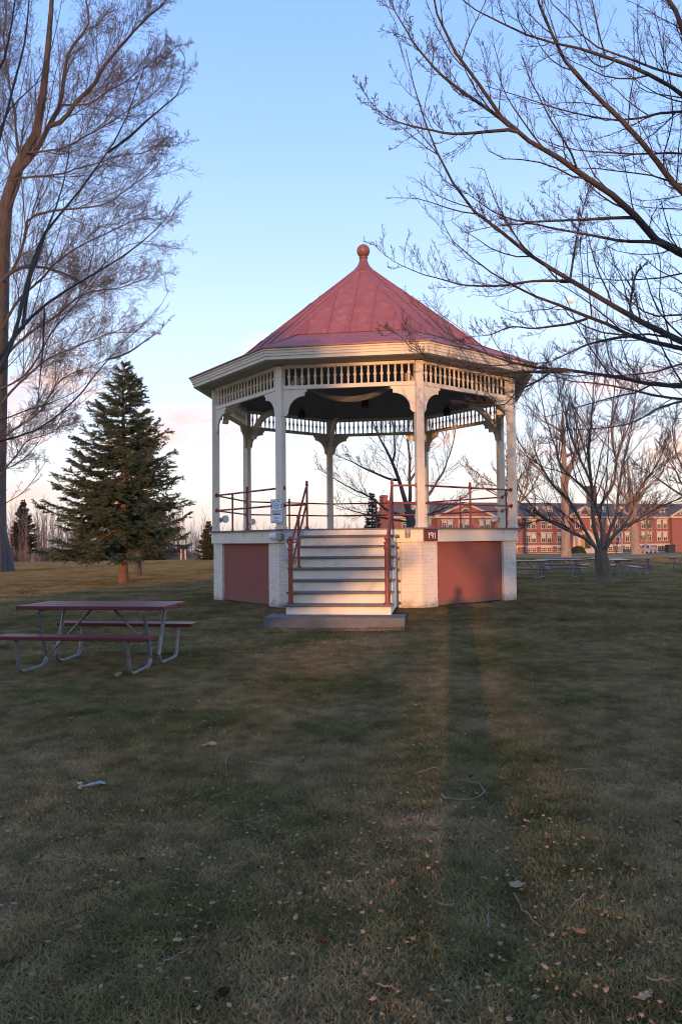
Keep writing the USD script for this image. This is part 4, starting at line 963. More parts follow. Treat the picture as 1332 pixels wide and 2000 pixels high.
def free_tree(name, label, x, y, H, spread, r0, mats, seed, nl=9, fork=.3, rmin=.03, levels=3, lean=0.0, group=None):
    rng = np.random.default_rng(seed)
    zg = float(lie(x, y)) - .1
    rows = []
    for i in range(nl):
        a = 2 * np.pi * (i + rng.uniform(-.3, .3)) / nl; s = spread * rng.uniform(.6, 1.1); hs = H * (fork + .25 * rng.random() * (i % 3)); he = H * rng.uniform(.75, 1.0)
        if i % 3 == 0: s *= .35
        pts = [(x + lean * hs / H, y, zg + hs)] + [(x + lean * hs / H + s * np.cos(a) * q ** .8 + rng.normal() * .2, y + s * np.sin(a) * q ** .8, zg + hs + (he - hs) * q) for q in (.25, .5, .75, 1)]
        rows.append((r0 * .34, .02, pts))
    lv = [dict(m=11, tr=(.2, 1.0), length=.36, ang=(22, 50), up=.14, n=6, curl=.05, wig=.10, rk=.012, rfac=.55, rmin=rmin),
          dict(m=7, tr=(.15, 1.0), length=.40, ang=(24, 52), up=.1, n=4, curl=.04, wig=.12, rk=.011, rfac=.65, rmin=rmin * .7),
          dict(m=4, tr=(.15, 1.0), length=.45, ang=(25, 55), up=.05, n=3, curl=.03, wig=.1, rk=.014, rfac=.7, rmin=rmin * .55)][:levels]
    return traced_tree(name, label, (x, y, zg), ([(x, y, zg), (x + lean * fork * .5, y, zg + H * fork * .5), (x + lean * fork, y, zg + H * fork), (x + lean * .6, y, zg + H * .6), (x + lean, y, zg + H * .9)], (r0, r0 * .85, r0 * .75, r0 * .4, .05)), rows, lv, mats, seed)
free_tree('bare_tree', 'tall bare tree with a thick trunk coloured sunlit pink in front of the building entrance', 29.6, 95.0, 21, 7, .60, ('barkpale', 'barkpale', 'twigpale'), 41, fork=.36)
free_tree('bare_tree', 'massive bare tree with a leaning trunk coloured sunlit pink beside the parked silver car', 52.3, 128.0, 19, 9, .80, ('barkpale', 'barkpale', 'twigpale'), 43, fork=.22, lean=-1.2)
free_tree('bare_tree', 'slim young bare tree left of the parked silver car', 55.4, 132.0, 12, 6, .26, ('barkpale', 'barkpale', 'twigpale'), 47, fork=.18, lean=1.5)
free_tree('bare_tree', 'bare tree behind the far picnic tables at the right edge', 33.0, 66.0, 14, 6, .30, ('bark', 'bark', 'twig'), 53, fork=.2)
free_tree('bare_tree', 'faint bare tree standing behind the back right post of the bandstand', 18.9, 80.0, 14, 7, .26, ('barkpale', 'barkpale', 'twigpale'), 59, fork=.3)

# ------------------------------------------------------------------ spruces
def spruce(name, label, x, y, H, Rc, clear, seed, dens=1.0, tuft=.075, mat='needle', fat=.17, group=None, rt=None, bark='sprucebark'):
    rng = np.random.default_rng(seed)
    zg = float(lie(x, y)) - .04
    t = thing(name, label, 'tree', (x, y, zg), 0, group)
    rt = rt or H * .019
    s = np.linspace(0, 1, 14)
    tp = np.stack([.02 * H * np.sin(s * 5) * s * .2, 0 * s, s * H], 1)[None]
    part(t, 'trunk', tubes(tp, (rt * (1 - s) ** .9 + .012 + rt * .35 * np.exp(-s * 25))[None], 12), M[bark], smooth=True)
    nw = int((H - clear) / .26 * dens)
    br = []
    for w in range(nw):
        q = (w + rng.uniform(-.3, .3)) / nw
        q = min(max(q, 0), 1)
        zb = clear + (H - clear) * q
        for i in range(int(rng.integers(5, 8))):
            a = rng.uniform(0, 2 * np.pi)
            prof_ = (1 - q) ** .85 * (1 - .10 * np.exp(-q * 14))
            L = max(Rc * prof_ * rng.uniform(.72, 1.08) * (1 + .10 * np.sin(3 * a + seed)), .16)
            el = -.16 + .62 * q + rng.normal() * .10
            n = 7; u = np.linspace(0, 1, n)
            rr = L * u * np.cos(el)
            zz = zb + L * (np.sin(el) * u - .20 * (1 - q) * np.sin(u * np.pi * .75) + .13 * u ** 3)
            br.append((np.stack([rr * np.cos(a), rr * np.sin(a), zz], 1), L))
    P = np.stack([b[0] for b in br]); Ls = np.array([b[1] for b in br])
    part(t, 'branches', tubes(P, (.004 + .010 * Ls)[:, None] * np.linspace(1, .25, 7)[None], 3), M['sprucebark'], kind='stuff')
    # branchlets left and right of each branch, then needle tufts all along them
    S0, S1 = [], []
    T = unit(np.gradient(P, axis=1))
    for i in range(len(P)):
        nb = max(5, int(Ls[i] / .075 * dens))
        tt = rng.uniform(.12, 1.0, nb); ix = np.clip((tt * 6).astype(int), 0, 5); w = (tt * 6 - ix)[:, None]
        b = P[i][ix] * (1 - w) + P[i][ix + 1] * w
        d = T[i][ix]
        sd = unit(np.cross(d, [0, 0, 1.0])) * rng.choice([-1, 1], nb)[:, None]
        ll = (.15 + .42 * (.30 + .70 * (1 - tt)) * Ls[i] ** .75 * rng.uniform(.5, 1.1, nb))[:, None]
        dirn = unit(d * rng.uniform(.5, 1.1, (nb, 1)) + sd + np.array([0, 0, -.12]) + rng.normal(size=(nb, 3)) * .16)
        S0.append(b); S1.append(b + dirn * ll)
        S0.append(P[i][3:6]); S1.append(P[i][4:7])
    S0, S1 = np.vstack(S0), np.vstack(S1)
    ln = np.linalg.norm(S1 - S0, axis=1)
    cnt = np.maximum(3, (ln / .011 * dens * (.075 / tuft)).astype(int))
    ids = np.repeat(np.arange(len(S0)), cnt)
    u = rng.random(len(ids))[:, None]
    b = S0[ids] * (1 - u) + S1[ids] * u
    d = unit(S1[ids] - S0[ids]); nr = rng.normal(size=d.shape); nr = unit(nr - (nr * d).sum(1, keepdims=True) * d)
    tip = b + unit(d * .9 + nr * .75 + np.array([0, 0, .12])) * (tuft * rng.uniform(.6, 1.25, (len(ids), 1)))
    sdv = unit(np.cross(tip - b, rng.normal(size=d.shape))) * tuft * fat
    V = np.stack([b - sdv, b + sdv, tip], 1).reshape(-1, 3); F = np.arange(len(V)).reshape(-1, 3)
    part(t, 'crown', (V, F), M[mat])
    return t
sprA = spruce('spruce', 'large blue green spruce with a bare orange brown lower trunk on the left lawn', -8.99, 29.75, 9.3, 3.45, 1.85, 3, 1.2, tuft=.10, rt=.165)
spruce('spruce', 'dark spruce directly behind the large one, its thin bare trunk showing beside it', -10.5, 37.3, 8.6, 3.3, 2.6, 7, .85, tuft=.11, rt=.14, bark='bark')
spruce('spruce', 'small far spruce left of the large one, before the wood', -49.5, 112.0, 9.6, 3.0, 1.0, 13, 1.3, .15, 'needlefar', .26)
spruce('spruce', 'low far spruce peeping out under the large spruce branches', -38.5, 108.0, 5.6, 2.7, .4, 17, 1.3, .15, 'needlefar', .26)
spruce('spruce', 'small far spruce showing right of the thin dark trunk', -27.5, 105.0, 5.2, 2.2, .3, 19, 1.3, .15, 'needlefar', .26)
spruce('spruce', 'far spruce just left of the bandstand corner, by the wood', -18.4, 100.0, 5.4, 2.0, .3, 29, 1.3, .15, 'needlefar', .26)
spruce('spruce', 'dark narrow spruce seen through the bandstand left of the brick building', 2.78, 64.2, 6.3, 1.35, .2, 33, 1.2, .13, 'needle')

# unseen trees added behind the viewer, shaped to block the low sun beside a gap
blk = [('tall sun blocking spruce added behind the viewer, left of the gap that lets the low sun through', -11.0, -36.0, 17.5, 3.4), ('sun blocking spruce added behind the viewer, just right of the gap that lets the low sun through', -1.5, -35.0, 13.5, 3.4),
       ('second added sun blocking spruce left of the sun gap behind the viewer', -13.6, -37.5, 16.0, 3.4), ('second added sun blocking spruce right of the sun gap behind the viewer', 2.4, -36.0, 12.0, 3.5), ('third added sun blocking spruce right of the sun gap behind the viewer', 6.6, -34.0, 12.0, 3.4), ('outermost added sun blocking spruce right of the sun gap behind the viewer', 11.0, -35.0, 11.0, 3.4)]
bsrc = None
for lab, x, y, H, Rc in blk:
    if bsrc is None: bsrc = spruce('shelter_spruce', lab, x, y, 17.5, 4.9, .5, 71, 1.15, .22, 'needle', .45, group='unseen spruces added to block the low sun')
    else: copy_of(bsrc, lab, 'tree', (x, y, float(lie(x, y)) - .04), x, 'unseen spruces added to block the low sun', H / 17.5)

free_tree('bare_tree', 'young bare tree added behind the viewer to mottle the sun in the gap', -5.0, -38.0, 9.5, 2.2, .10, ('bark', 'bark', 'twig'), 61, fork=.35, rmin=.012)  # unseen tree added to break up the sunlight between the blocking spruces
# ------------------------------------------------------------------ far wood
wsrc = []
def wood_tree(rng, H):
    P = np.zeros((1, 8, 3)); s = np.linspace(0, 1, 8)
    P[0, :, 2] = s * H; P[0, :, 0] = rng.normal() * .4 * s ** 2; P[0, :, 1] = rng.normal() * .4 * s ** 2
    R = (.055 * (1 - s) + .010)[None]
    a = grow(rng, P, R, 16, (.2, 1), .34, (15, 38), .35, 5, .12, .08, .011, .6, .018)
    b = grow(rng, a[0], a[1], 5, (.2, 1), .42, (20, 45), .25, 3, .1, .1, .012, .7, .014)
    return join([tubes(P, R, 5), tubes(*a, 3), tubes(*b, 3)])
wd = UsdGeom.PointInstancer.Define(stage, '/World/wood')
tag(wd.GetPrim(), 'bare purple grey wood of thin stems along the far edge of the lawn', 'wood', kind='stuff')
rng = np.random.default_rng(77)
protos = []
for i in range(5):
    pr_ = part('/World/wood', 'stem', wood_tree(rng, (8.5, 7.5, 9.5, 6.5, 8.0)[i]), M['wood_far']); protos.append(pr_.GetPath())
# undergrowth
sh = []
P = np.zeros((40, 4, 3)); P[:, :, 0] = rng.uniform(-1.5, 1.5, (40, 1)) ; P[:, :, 1] = rng.uniform(-1, 1, (40, 1)); P[:, :, 2] = np.linspace(0, 1, 4)[None] * rng.uniform(.8, 2.4, (40, 1)); P[:, 1:, :2] += np.cumsum(rng.normal(size=(40, 3, 2)) * .14, 1)
pr_ = part('/World/wood', 'brush', join([tubes(P, np.full((40, 4), .014), 3), tubes(*grow(rng, P, np.full((40, 4), .014), 5, (.3, 1), .5, (20, 50), .2, 3, .1, .1, .02, .8, .011), 3)]), M['wood_far']); protos.append(pr_.GetPath())
pos, ids, sc = [], [], []
while len(pos) < 1500:
    az = rng.uniform(-.62, .12); r = rng.uniform(112, 147)
    x, y = r * math.sin(az), r * math.cos(az)
    br_ = rng.random() < .42
    pos.append((x, y, float(lie(x, y)) - .05)); ids.append(5 if br_ else int(rng.integers(0, 5))); sc.append(rng.uniform(.6, 1.05) * (1.0 if az < -.22 else .62))
an = rng.uniform(0, 2 * np.pi, len(pos))
wd.CreatePrototypesRel().SetTargets(protos)
wd.CreateProtoIndicesAttr(Vt.IntArray(ids)); wd.CreatePositionsAttr(Vt.Vec3fArray([Gf.Vec3f(*p) for p in pos]))
wd.CreateOrientationsAttr(Vt.QuathArray([Gf.Quath(math.cos(a / 2), 0, 0, math.sin(a / 2)) for a in an])); wd.CreateScalesAttr(Vt.Vec3fArray([Gf.Vec3f(s_, s_, s_) for s_ in sc]))
bir = None
for lab, x, y, H in (('pale slender birch at the wood edge just right of the spruce trunk', -28.9, 108.5, 8.0), ('pale birch stem at the wood edge, left one of a close pair', -23.9, 106.5, 7.5), ('pale birch stem at the wood edge, right one of a close pair', -23.1, 106.0, 8.2), ('pale birch nearest to the left corner of the bandstand', -20.3, 106.0, 6.5)):
    r_ = np.random.default_rng(int(abs(x) * 10))
    t = thing('birch', lab, 'tree', (x, y, float(lie(x, y)) - .05))
    s = np.linspace(0, 1, 8); P = np.stack([.25 * np.sin(s * 3 + x), 0 * s, s * H], 1)[None]; R = (.11 * (1 - s) + .02)[None]
    part(t, 'trunk', tubes(P, R, 8), M['birch'], smooth=True)
    a = grow(r_, P, R, 14, (.3, 1), .28, (25, 50), .3, 5, .08, .1, .012, .6, .016); b = grow(r_, a[0], a[1], 5, (.2, 1), .4, (20, 45), .2, 3, .05, .1, .012, .7, .012)
    part(t, 'crown', join([tubes(*a, 3), tubes(*b, 3)]), M['wood_far'])
pst = thing('white_post', 'short white post standing at the far lawn edge under the small spruce', 'post', (-44.9, 105.0, float(lie(-44.9, 105.0))))
part(pst, 'shaft', bevbox(.34, .34, 1.9, .03, (0, 0, .9)), M['lampwhite']); part(pst, 'cap', lathe([(0, 1.84), (.27, 1.84), (.27, 1.9), (0, 2.05)], 4), M['lampwhite'])

# ------------------------------------------------------------------ brick building
BO = np.array([7.384, 138.10]); BA = math.radians(18.64)
BZ, EV, RG = -1.95, 5.9, 8.95
bld = thing('brick_building', 'long red brick institutional building with slate roof, dormers and white window trim', 'building', (BO[0], BO[1], 0), BA)
S0, LEN, DEP = 2.9, 105.0, 9.0
part(bld, 'wall', plainbox(LEN - S0, DEP, EV - BZ, ((LEN + S0) / 2, DEP / 2, (EV + BZ) / 2)), M['brickred'])
rf = Polygon([(-.5, EV), (DEP + .5, EV), (DEP / 2, RG)])
rp = prism(rf, LEN - S0 - .9); rp.apply_transform(np.array([[0, 0, 1, S0 + .45], [1, 0, 0, 0], [0, 1, 0, .06], [0, 0, 0, 1.]])); rp.fix_normals()
part(bld, 'roof', rp, M['slate'])
# gable end with chimney on the left
ge = prism(Polygon([(-.0, EV), (DEP, EV), (DEP / 2 + 1.5, RG + .3), (DEP / 2 - 1.5, RG + .3)]), .42); ge.apply_transform(np.array([[0, 0, 1, S0 + 0.01], [1, 0, 0, 0], [0, 1, 0, 0], [0, 0, 0, 1.]])); ge.fix_normals()
part(bld, 'gable_wall', ge, M['brickred'])
def chimney(s, y, w, d, z0, z1):
    part(bld, 'chimney', [plainbox(w, d, z1 - z0, (s, y, (z0 + z1) / 2)), bevbox(w + .25, d + .25, .28, .04, (s, y, z1 - .35))], M['brickred'])
chimney(S0 - .2, DEP / 2, 1.0, 1.7, EV - 3, 10.3); part(bld, 'chimney_shoulder', prism(Polygon([(DEP / 2 - 2.2, BZ), (DEP / 2 + 2.2, BZ), (DEP / 2 + 2.2, 5.2), (DEP / 2 + .85, 7.6), (DEP / 2 - .85, 7.6), (DEP / 2 - 2.2, 5.2)]), .5).apply_transform(np.array([[0, 0, 1, S0 - .498], [1, 0, 0, 0], [0, 1, 0, 0], [0, 0, 0, 1.]])), M['brickred']); chimney(52.3, 4.6, 1.7, 1.4, 7.4, 12.9); chimney(88, 4.6, 1.7, 1.4, 7.4, 12.5)
part(bld, 'cornice', bevbox(LEN - S0 + .4, .55, .42, .08, ((LEN + S0 - .4) / 2, -.24, EV - .18)), M['stone'])
part(bld, 'string_course', bevbox(LEN - S0, .14, .32, .03, ((LEN + S0) / 2, -.07, -.20)), M['stone'])
part(bld, 'plinth', bevbox(LEN - S0, .12, .25, .03, ((LEN + S0) / 2, -.06, BZ + .12)), M['stone'])
M['pane'] = look('window_glass', (.035, .037, .04), (.05, .05, .052), .5, .12, spec=.6)
rng = np.random.default_rng(8)
def window(s, zb, zt, w=1.0, blind=.5, y=0.0):
    f = holder(bld, 'window')
    h = zt - zb; zc = (zb + zt) / 2
    part(f, 'frame', [plainbox(.09, .14, h, (s - w / 2, y - .06, zc)), plainbox(.09, .14, h, (s + w / 2, y - .06, zc)), plainbox(w, .12, .08, (s, y - .06, zc)), plainbox(w, .14, .10, (s, y - .06, zt - .03)), plainbox(.05, .1, h, (s, y - .05, zc))], M['winframe'])
    part(f, 'pane', plainbox(w - .08, .04, h - .1, (s, y - .021, zc)), M['pane'])
    if blind > 0: part(f, 'blind', plainbox(w - .1, .012, h * blind, (s, y - .05, zt - .05 - h * blind / 2)), M['blind'])
    part(f, 'lintel', bevbox(w + .5, .2, .28, .03, (s, y - .09, zt + .14)), M['stone'])
    part(f, 'sill', bevbox(w + .35, .24, .14, .03, (s, y - .11, zb - .07)), M['stone'])
wins = [5.2, 10.2, 27.4, 29.6, 32.85, 34.15, 36.5, 37.9, 40.4, 50.9, 53.2, 55.2, 57.7, 62.1, 63.7, 66.3, 68.0, 71.2, 73.6, 77, 79, 83, 85]
BAY = (11.8, 24.2)
bays = [13.3, 14.6, 16.95, 18.2, 21.6, 23.0]
for s in wins:
    window(s, 3.42, 5.15, 1.0, rng.choice([.4, .6, .25, .5])); window(s, .62, 2.40, 1.0, rng.choice([.3, .55, .4, .2]))
    window(s, -1.30, -.55, 1.0, 0)
# projecting bay with a pediment, seen through the bandstand
def pediment_bay(s0, s1, proj, zp):
    c = (s0 + s1) / 2
    part(bld, 'bay_wall', plainbox(s1 - s0, proj, EV - .1 - BZ, (c, -proj / 2 + .002, (EV - .1 + BZ) / 2)), M['brickred'])
    g = prism(Polygon([(s0 - .3, EV - .1), (s1 + .3, EV - .1), (c, zp)]), proj + 6.5); g.apply_transform(np.array([[1, 0, 0, 0], [0, 0, 1, -proj], [0, 1, 0, 0], [0, 0, 0, 1.]])); g.fix_normals()
    part(bld, 'pediment_wall', g, M['brickred'])
    part(bld, 'bay_cornice', bevbox(s1 - s0 + 1.0, .5, .40, .06, (c, -proj - .2, EV - .15)), M['stone'])
    for sg in (-1, 1):
        L_ = math.hypot((s1 - s0) / 2 + .5, zp - EV + .1); an_ = math.atan2(zp - EV + .1, (s1 - s0) / 2 + .5)
        q = bevbox(L_ + .3, .55, .38, .05); q.apply_transform(trimesh.transformations.rotation_matrix(sg * an_, [0, 1, 0])); q.apply_translation((c + sg * ((s1 - s0) / 4 + .25), -proj - .12, (EV + zp) / 2 + .06)); part(bld, 'raking_cornice', q, M['stone'])
        r2 = bevbox(L_ + .5, proj + 6.9, .12, .03); r2.apply_transform(trimesh.transformations.rotation_matrix(sg * an_, [0, 1, 0])); r2.apply_translation((c + sg * ((s1 - s0) / 4 + .25), -proj / 2 + 3.2, (EV + zp) / 2 + .30)); part(bld, 'bay_roof', r2, M['slate'])
    half = Polygon([(1.25 * math.cos(t), 1.25 * math.sin(t)) for t in np.linspace(0, math.pi, 14)]); q = moved(upright(prism(half, .14)), c, -proj - .002, EV + .45); part(bld, 'fanlight_trim', q, M['stone'])
    half = Polygon([(.95 * math.cos(t), .95 * math.sin(t)) for t in np.linspace(0, math.pi, 14)]); q = moved(upright(prism(half, .05)), c, -proj - .142, EV + .55); part(bld, 'fanlight', q, M['pane'])
pediment_bay(11.8, 24.2, .8, 8.35)
for s in bays:
    window(s, 3.42, 5.05, .95, rng.choice([.4, .6, .25]), -.8); window(s, .62, 2.40, .95, .4, -.8)
pediment_bay(42.6, 49.6, .9, 7.9)
for s in (44.2, 48.0):
    window(s, 3.42, 5.05, .95, .5, -.9)
pediment_bay(69.2, 76.0, .9, 7.8)
# entrance with an arch and steps
arch = Polygon([(-2.1, BZ + .4)] + [(2.1 * math.cos(t), .9 + 2.1 * math.sin(t)) for t in np.linspace(math.pi, 0, 18)] + [(2.1, BZ + .4), (1.35, BZ + .4)] + [(1.35 * math.cos(t), .9 + 1.35 * math.sin(t)) for t in np.linspace(0, math.pi, 18)] + [(-1.35, BZ + .4)])
part(bld, 'entrance_arch', moved(upright(prism(arch, .5)), 46.1, -.902, 0), M['stone'])
door = holder(bld, 'door'); 
M['door'] = look('door_wood', (.42, .20, .08), (.36, .17, .07), 4, .5)
part(door, 'leaf', plainbox(1.25, .1, 3.0, (45.4, -.96, .1)), M['door']); part(door, 'leaf', plainbox(1.25, .1, 3.0, (46.75, -.96, .1)), M['pane'])
for i in range(5): part(bld, 'entrance_step', bevbox(5.2 - .1 * i, .42 * (5 - i), .2, .02, (46.1, -1.0 - .21 * (5 - i), BZ + .18 + .2 * i)), M['stone'])
for s in (43.4, 44.2, 48.0, 48.8): part(bld, 'sidelight', plainbox(.45, .06, 2.2, (s, -.94, .7)), M['winframe'])
# dormers
for s in (8.2, 27.6, 35.3, 38.9, 52.4, 57.5, 64.8, 68.4, 80.0):
    d = holder(bld, 'dormer')
    yb = .95
    part(d, 'cheeks', plainbox(1.35, 2.4, 1.25, (s, yb + 1.2, 7.05)), M['winframe'])
    part(d, 'hood', moved(upright(prism(Polygon([(-.85, 0), (.85, 0), (.55, .42), (0, .58), (-.55, .42)]), 2.6)), s, yb + 2.5, 7.67), M['stone'])
    part(d, 'pane', plainbox(.72, .06, .95, (s, yb - .02, 7.02)), M['pane'])
    part(d, 'glazing_bar', [plainbox(.05, .08, .95, (s, yb - .05, 7.02)), plainbox(.72, .08, .05, (s, yb - .05, 7.02))], M['winframe'])

# road in front of the building
def strip(pts, w, zoff):
    P = np.array(pts, float); d = unit(np.gradient(P, axis=0)); nrm = np.stack([-d[:, 1], d[:, 0]], 1)
    a, b = P + nrm * w / 2, P - nrm * w / 2
    V = np.vstack([np.c_[a, lie(a[:, 0], a[:, 1]) + zoff], np.c_[b, lie(b[:, 0], b[:, 1]) + zoff]]); n = len(P); i = np.arange(n - 1)
    F = np.concatenate([np.stack([i, n + i, n + i + 1], 1), np.stack([i, n + i + 1, i + 1], 1)]); return V, F
bu = np.array([math.cos(BA), math.sin(BA)]); bn = np.array([-math.sin(BA), math.cos(BA)])
solo('road', strip([BO + bu * s - bn * 13.5 for s in np.linspace(-60, 140, 90)], 5.5, .03), M['asphalt'], 'pale road running in front of the brick building', 'road', kind='structure')

# car, pole, bush, bin
car = thing('parked_car', 'silver sport utility car parked before the brick building', 'car', (60.2, 141.2, float(lie(60.2, 141.2)) + .03), BA + .55)
bp = Polygon([(-2.3, .35), (-2.32, .95), (-2.2, 1.05), (-1.95, 1.62), (-1.7, 1.70), (.35, 1.68), (1.05, 1.10), (2.15, .95), (2.3, .75), (2.3, .35)])
body = prism(bp, 1.74); body.apply_transform(np.array([[1, 0, 0, 0], [0, 0, 1, -.87], [0, 1, 0, 0], [0, 0, 0, 1.]])); body.fix_normals()
bv = body.vertices.copy(); hi = bv[:, 2] > 1.3; bv[hi, 1] *= .82; body = trimesh.Trimesh(bv, body.faces, process=False)
part(car, 'body', body, M['carpaint'])
for sg in (-1, 1):
    gp = prism(Polygon([(-1.85, 1.10), (-1.72, 1.55), (-.75, 1.58), (-.75, 1.10)]), .03); gp2 = prism(Polygon([(-.65, 1.10), (-.65, 1.58), (.30, 1.56), (.86, 1.12)]), .03)
    for g_ in (gp, gp2):
        g_.apply_transform(np.array([[1, 0, 0, 0], [0, 0, 1, -.015], [0, 1, 0, 0], [0, 0, 0, 1.]])); g_.fix_normals(); g_.apply_transform(trimesh.transformations.rotation_matrix(sg * .26, [1, 0, 0], (0, 0, 1.1))); part(car, 'side_window', moved(g_, 0, sg * .865, 0), M['carglass'])
    for xx in (-1.4, 1.4):
        wh = holder(car, 'wheel')
        ty = trimesh.creation.cylinder(radius=.36, height=.22, sections=20); ty.apply_transform(trimesh.transformations.rotation_matrix(math.pi / 2, [1, 0, 0])); part(wh, 'tyre', moved(ty, xx, sg * .80, .36), M['tyre'])
        ri = trimesh.creation.cylinder(radius=.22, height=.24, sections=16); ri.apply_transform(trimesh.transformations.rotation_matrix(math.pi / 2, [1, 0, 0])); part(wh, 'rim', moved(ri, xx, sg * .80, .36), M['galv'])
    part(car, 'tail_lamp', bevbox(.06, .22, .32, .02, (-2.29, sg * .72, 1.0)), M['carlight'])
    part(car, 'headlight', bevbox(.08, .34, .16, .02, (2.24, sg * .64, .80)), M['lampwhite'])
rw = bevbox(.03, 1.3, .46, .01); rw.apply_transform(trimesh.transformations.rotation_matrix(.41, [0, 1, 0])); part(car, 'rear_window', moved(rw, -2.10, 0, 1.34), M['carglass'])
part(car, 'number_plate', bevbox(.02, .5, .13, .005, (-2.335, 0, .72)), M['lampwhite'])
px_, py_ = 54.6, 140.2
pole = thing('lamp_pole', 'slim white pole standing on the grass before the brick building', 'pole', (px_, py_, float(lie(px_, py_))))
part(pole, 'shaft', lathe([(0, 0), (.14, 0), (.14, .1), (.11, .15), (.085, 4.6), (0, 4.6)], 10), M['lampwhite'], smooth=40); part(pole, 'head', lathe([(0, 4.55), (.12, 4.55), (.32, 4.75), (.30, 4.95), (0, 5.1)], 12), M['lampwhite'], smooth=40)
def shrub(name, label, x, y, r, h, seed):
    r_ = np.random.default_rng(seed); n = 2600
    d = unit(r_.normal(size=(n, 3))); d[:, 2] = np.abs(d[:, 2]); q = r_.uniform(.55, 1, (n, 1)) ** .5
    c = d * q * np.array([r, r, h]) * (1 + .2 * (meshkit.noise(d * 3, seed)[:, None] - .5))
    e = r_.normal(size=(n, 3)); e2 = r_.normal(size=(n, 3)); V = np.stack([c, c + unit(e) * .16, c + unit(e2) * .16], 1).reshape(-1, 3)
    t = thing(name, label, 'bush', (x, y, float(lie(x, y)))); part(t, 'foliage', (V, np.arange(len(V)).reshape(-1, 3)), M['bushgreen']); part(t, 'stem', rod([(0, 0, -.1), (0, 0, h * .6)], .05, 6), M['bark']); return t
shrub('bush', 'round dark green bush beside the building entrance', 49.0, 149.0, 1.5, 1.6, 4)
bn_ = thing('waste_container', 'dark waste container standing against the brick building at the far right', 'container', (70.0, 153.5, float(lie(70.0, 153.5))), BA)
part(bn_, 'body', bevbox(1.7, 1.2, 1.5, .06, (0, 0, .85)), M['dark']); part(bn_, 'lid', bevbox(1.8, 1.3, .12, .04, (0, 0, 1.66)), M['dark']); [part(bn_, 'castor', plainbox(.12, .2, .12, (sx_ * .7, 0, .06)), M['tyre']) for sx_ in (-1, 1)]

# the moon, far away, lit by the same sun
M['moon'] = look('moon_rock', (.95, .95, .95), (.8, .8, .82), .12, .95, spec=.0)
mdir = np.array([(1115 - 666) / 1406.5, 1.0, 0.0]); 
_m = _F + _right * (1115 - 666) / 1406.5 - _up * (585 - 1000) / 1406.5
mp_ = np.array([0, 0, 1.5]) + _m / np.linalg.norm(_m) * 3000
solo('moon', moved(trimesh.creation.icosphere(4, 3000 * .0047), *mp_), M['moon'], 'pale full moon low in the evening sky behind the bare limbs', 'moon', smooth=True)

# ------------------------------------------------------------------ grass
def grass_patch(seed, n, size, hmin, hmax, wd_):
    r_ = np.random.default_rng(seed)
    b = np.c_[r_.uniform(-size / 2, size / 2, (n, 2)), np.full(n, -.004)]
    a = r_.uniform(0, 2 * np.pi, n); L = r_.uniform(hmin, hmax, n) * r_.uniform(.6, 1.2, n); ln_ = r_.uniform(.35, 1.45, n)
    flat = r_.random(n) < .60; ln_[flat] = 1.5; 
    d = np.stack([np.cos(a), np.sin(a)], 1)
    h1 = np.cos(ln_ * .6)[:, None] * L[:, None] * .5; o1 = np.sin(ln_ * .6)[:, None] * L[:, None] * .5
    mid = np.c_[b[:, :2] + d * o1, b[:, 2:] + h1]
    h2 = np.cos(ln_ * 1.05)[:, None] * L[:, None] * .5; o2 = np.sin(ln_ * 1.05)[:, None] * L[:, None] * .5
    tip = np.c_[mid[:, :2] + d * o2, mid[:, 2:] + h2]
    z0 = np.where(flat, r_.uniform(.002, .022, n), 0)[:, None] * np.array([0, 0, 1.0])
    s = np.stack([-np.sin(a), np.cos(a), 0 * a], 1) * (wd_ * r_.uniform(.6, 1.3, n))[:, None] / 2
    V = np.stack([b - s + z0, b + s + z0, mid + s * .8 + z0, mid - s * .8 + z0, tip + z0], 1).reshape(-1, 3)
    f = np.array([[0, 1, 2], [0, 2, 3], [3, 2, 4]])
    return V, (np.arange(n)[:, None, None] * 5 + f[None]).reshape(-1, 3)
gi = UsdGeom.PointInstancer.Define(stage, '/World/grass')
far_n = 0
tag(gi.GetPrim(), 'short matted grass blades, part green and part dead', 'grass', kind='stuff')
gp = [part('/World/grass', 'tuft', grass_patch(100 + i, 6000, .62, .015, .042, .0038), M['grass']).GetPath() for i in range(4)]
gp += [part('/World/grass', 'far_tuft', grass_patch(200 + i, 2600, 1.05, .025, .06, .008), M['grass']).GetPath() for i in range(3)]
gp += [part('/World/grass', 'distant_tuft', grass_patch(300 + i, 3000, 3.0, .03, .07, .022), M['grass']).GetPath() for i in range(2)]
rng = np.random.default_rng(15)
pos, ids = [], []
def in_base(x, y): return np.hypot(x - GC[0], y - GC[1]) < 3.75
for step, d0, d1, kinds in ((.45, 1.7, 9.5, (0, 4)), (.76, 9.5, 27.0, (4, 7)), (2.6, 22.0, 92.0, (7, 9))):
    y = d0
    while y < d1:
        x = -(.55 * y + .6)
        while x < .55 * y + .6:
            xx, yy = x + rng.uniform(-.08, .08), y + rng.uniform(-.08, .08)
            keep = 1.0 if yy < 16 or step > 2 else 1.0 - (yy - 16) / 14
            if not in_base(xx, yy) and rng.random() < keep: pos.append((xx, yy, float(lie(xx, yy)) + .005)); ids.append(int(rng.integers(*kinds)))
            x += step
        y += step
for i in range(150):
    a = rng.uniform(0, 2 * np.pi); k = round((a - (GYAW - math.pi / 2)) / A45); r = (AB + .10 + abs(rng.normal()) * .08) / math.cos(a - (GYAW - math.pi / 2 + k * A45))
    xx, yy = GC[0] + r * math.cos(a), GC[1] + r * math.sin(a)
    if k % 8 != 0 or abs(math.sin(a - (GYAW - math.pi / 2))) * r > 1.1: pos.append((xx, yy, float(lie(xx, yy)) + .015)); ids.append(int(rng.integers(0, 4)))
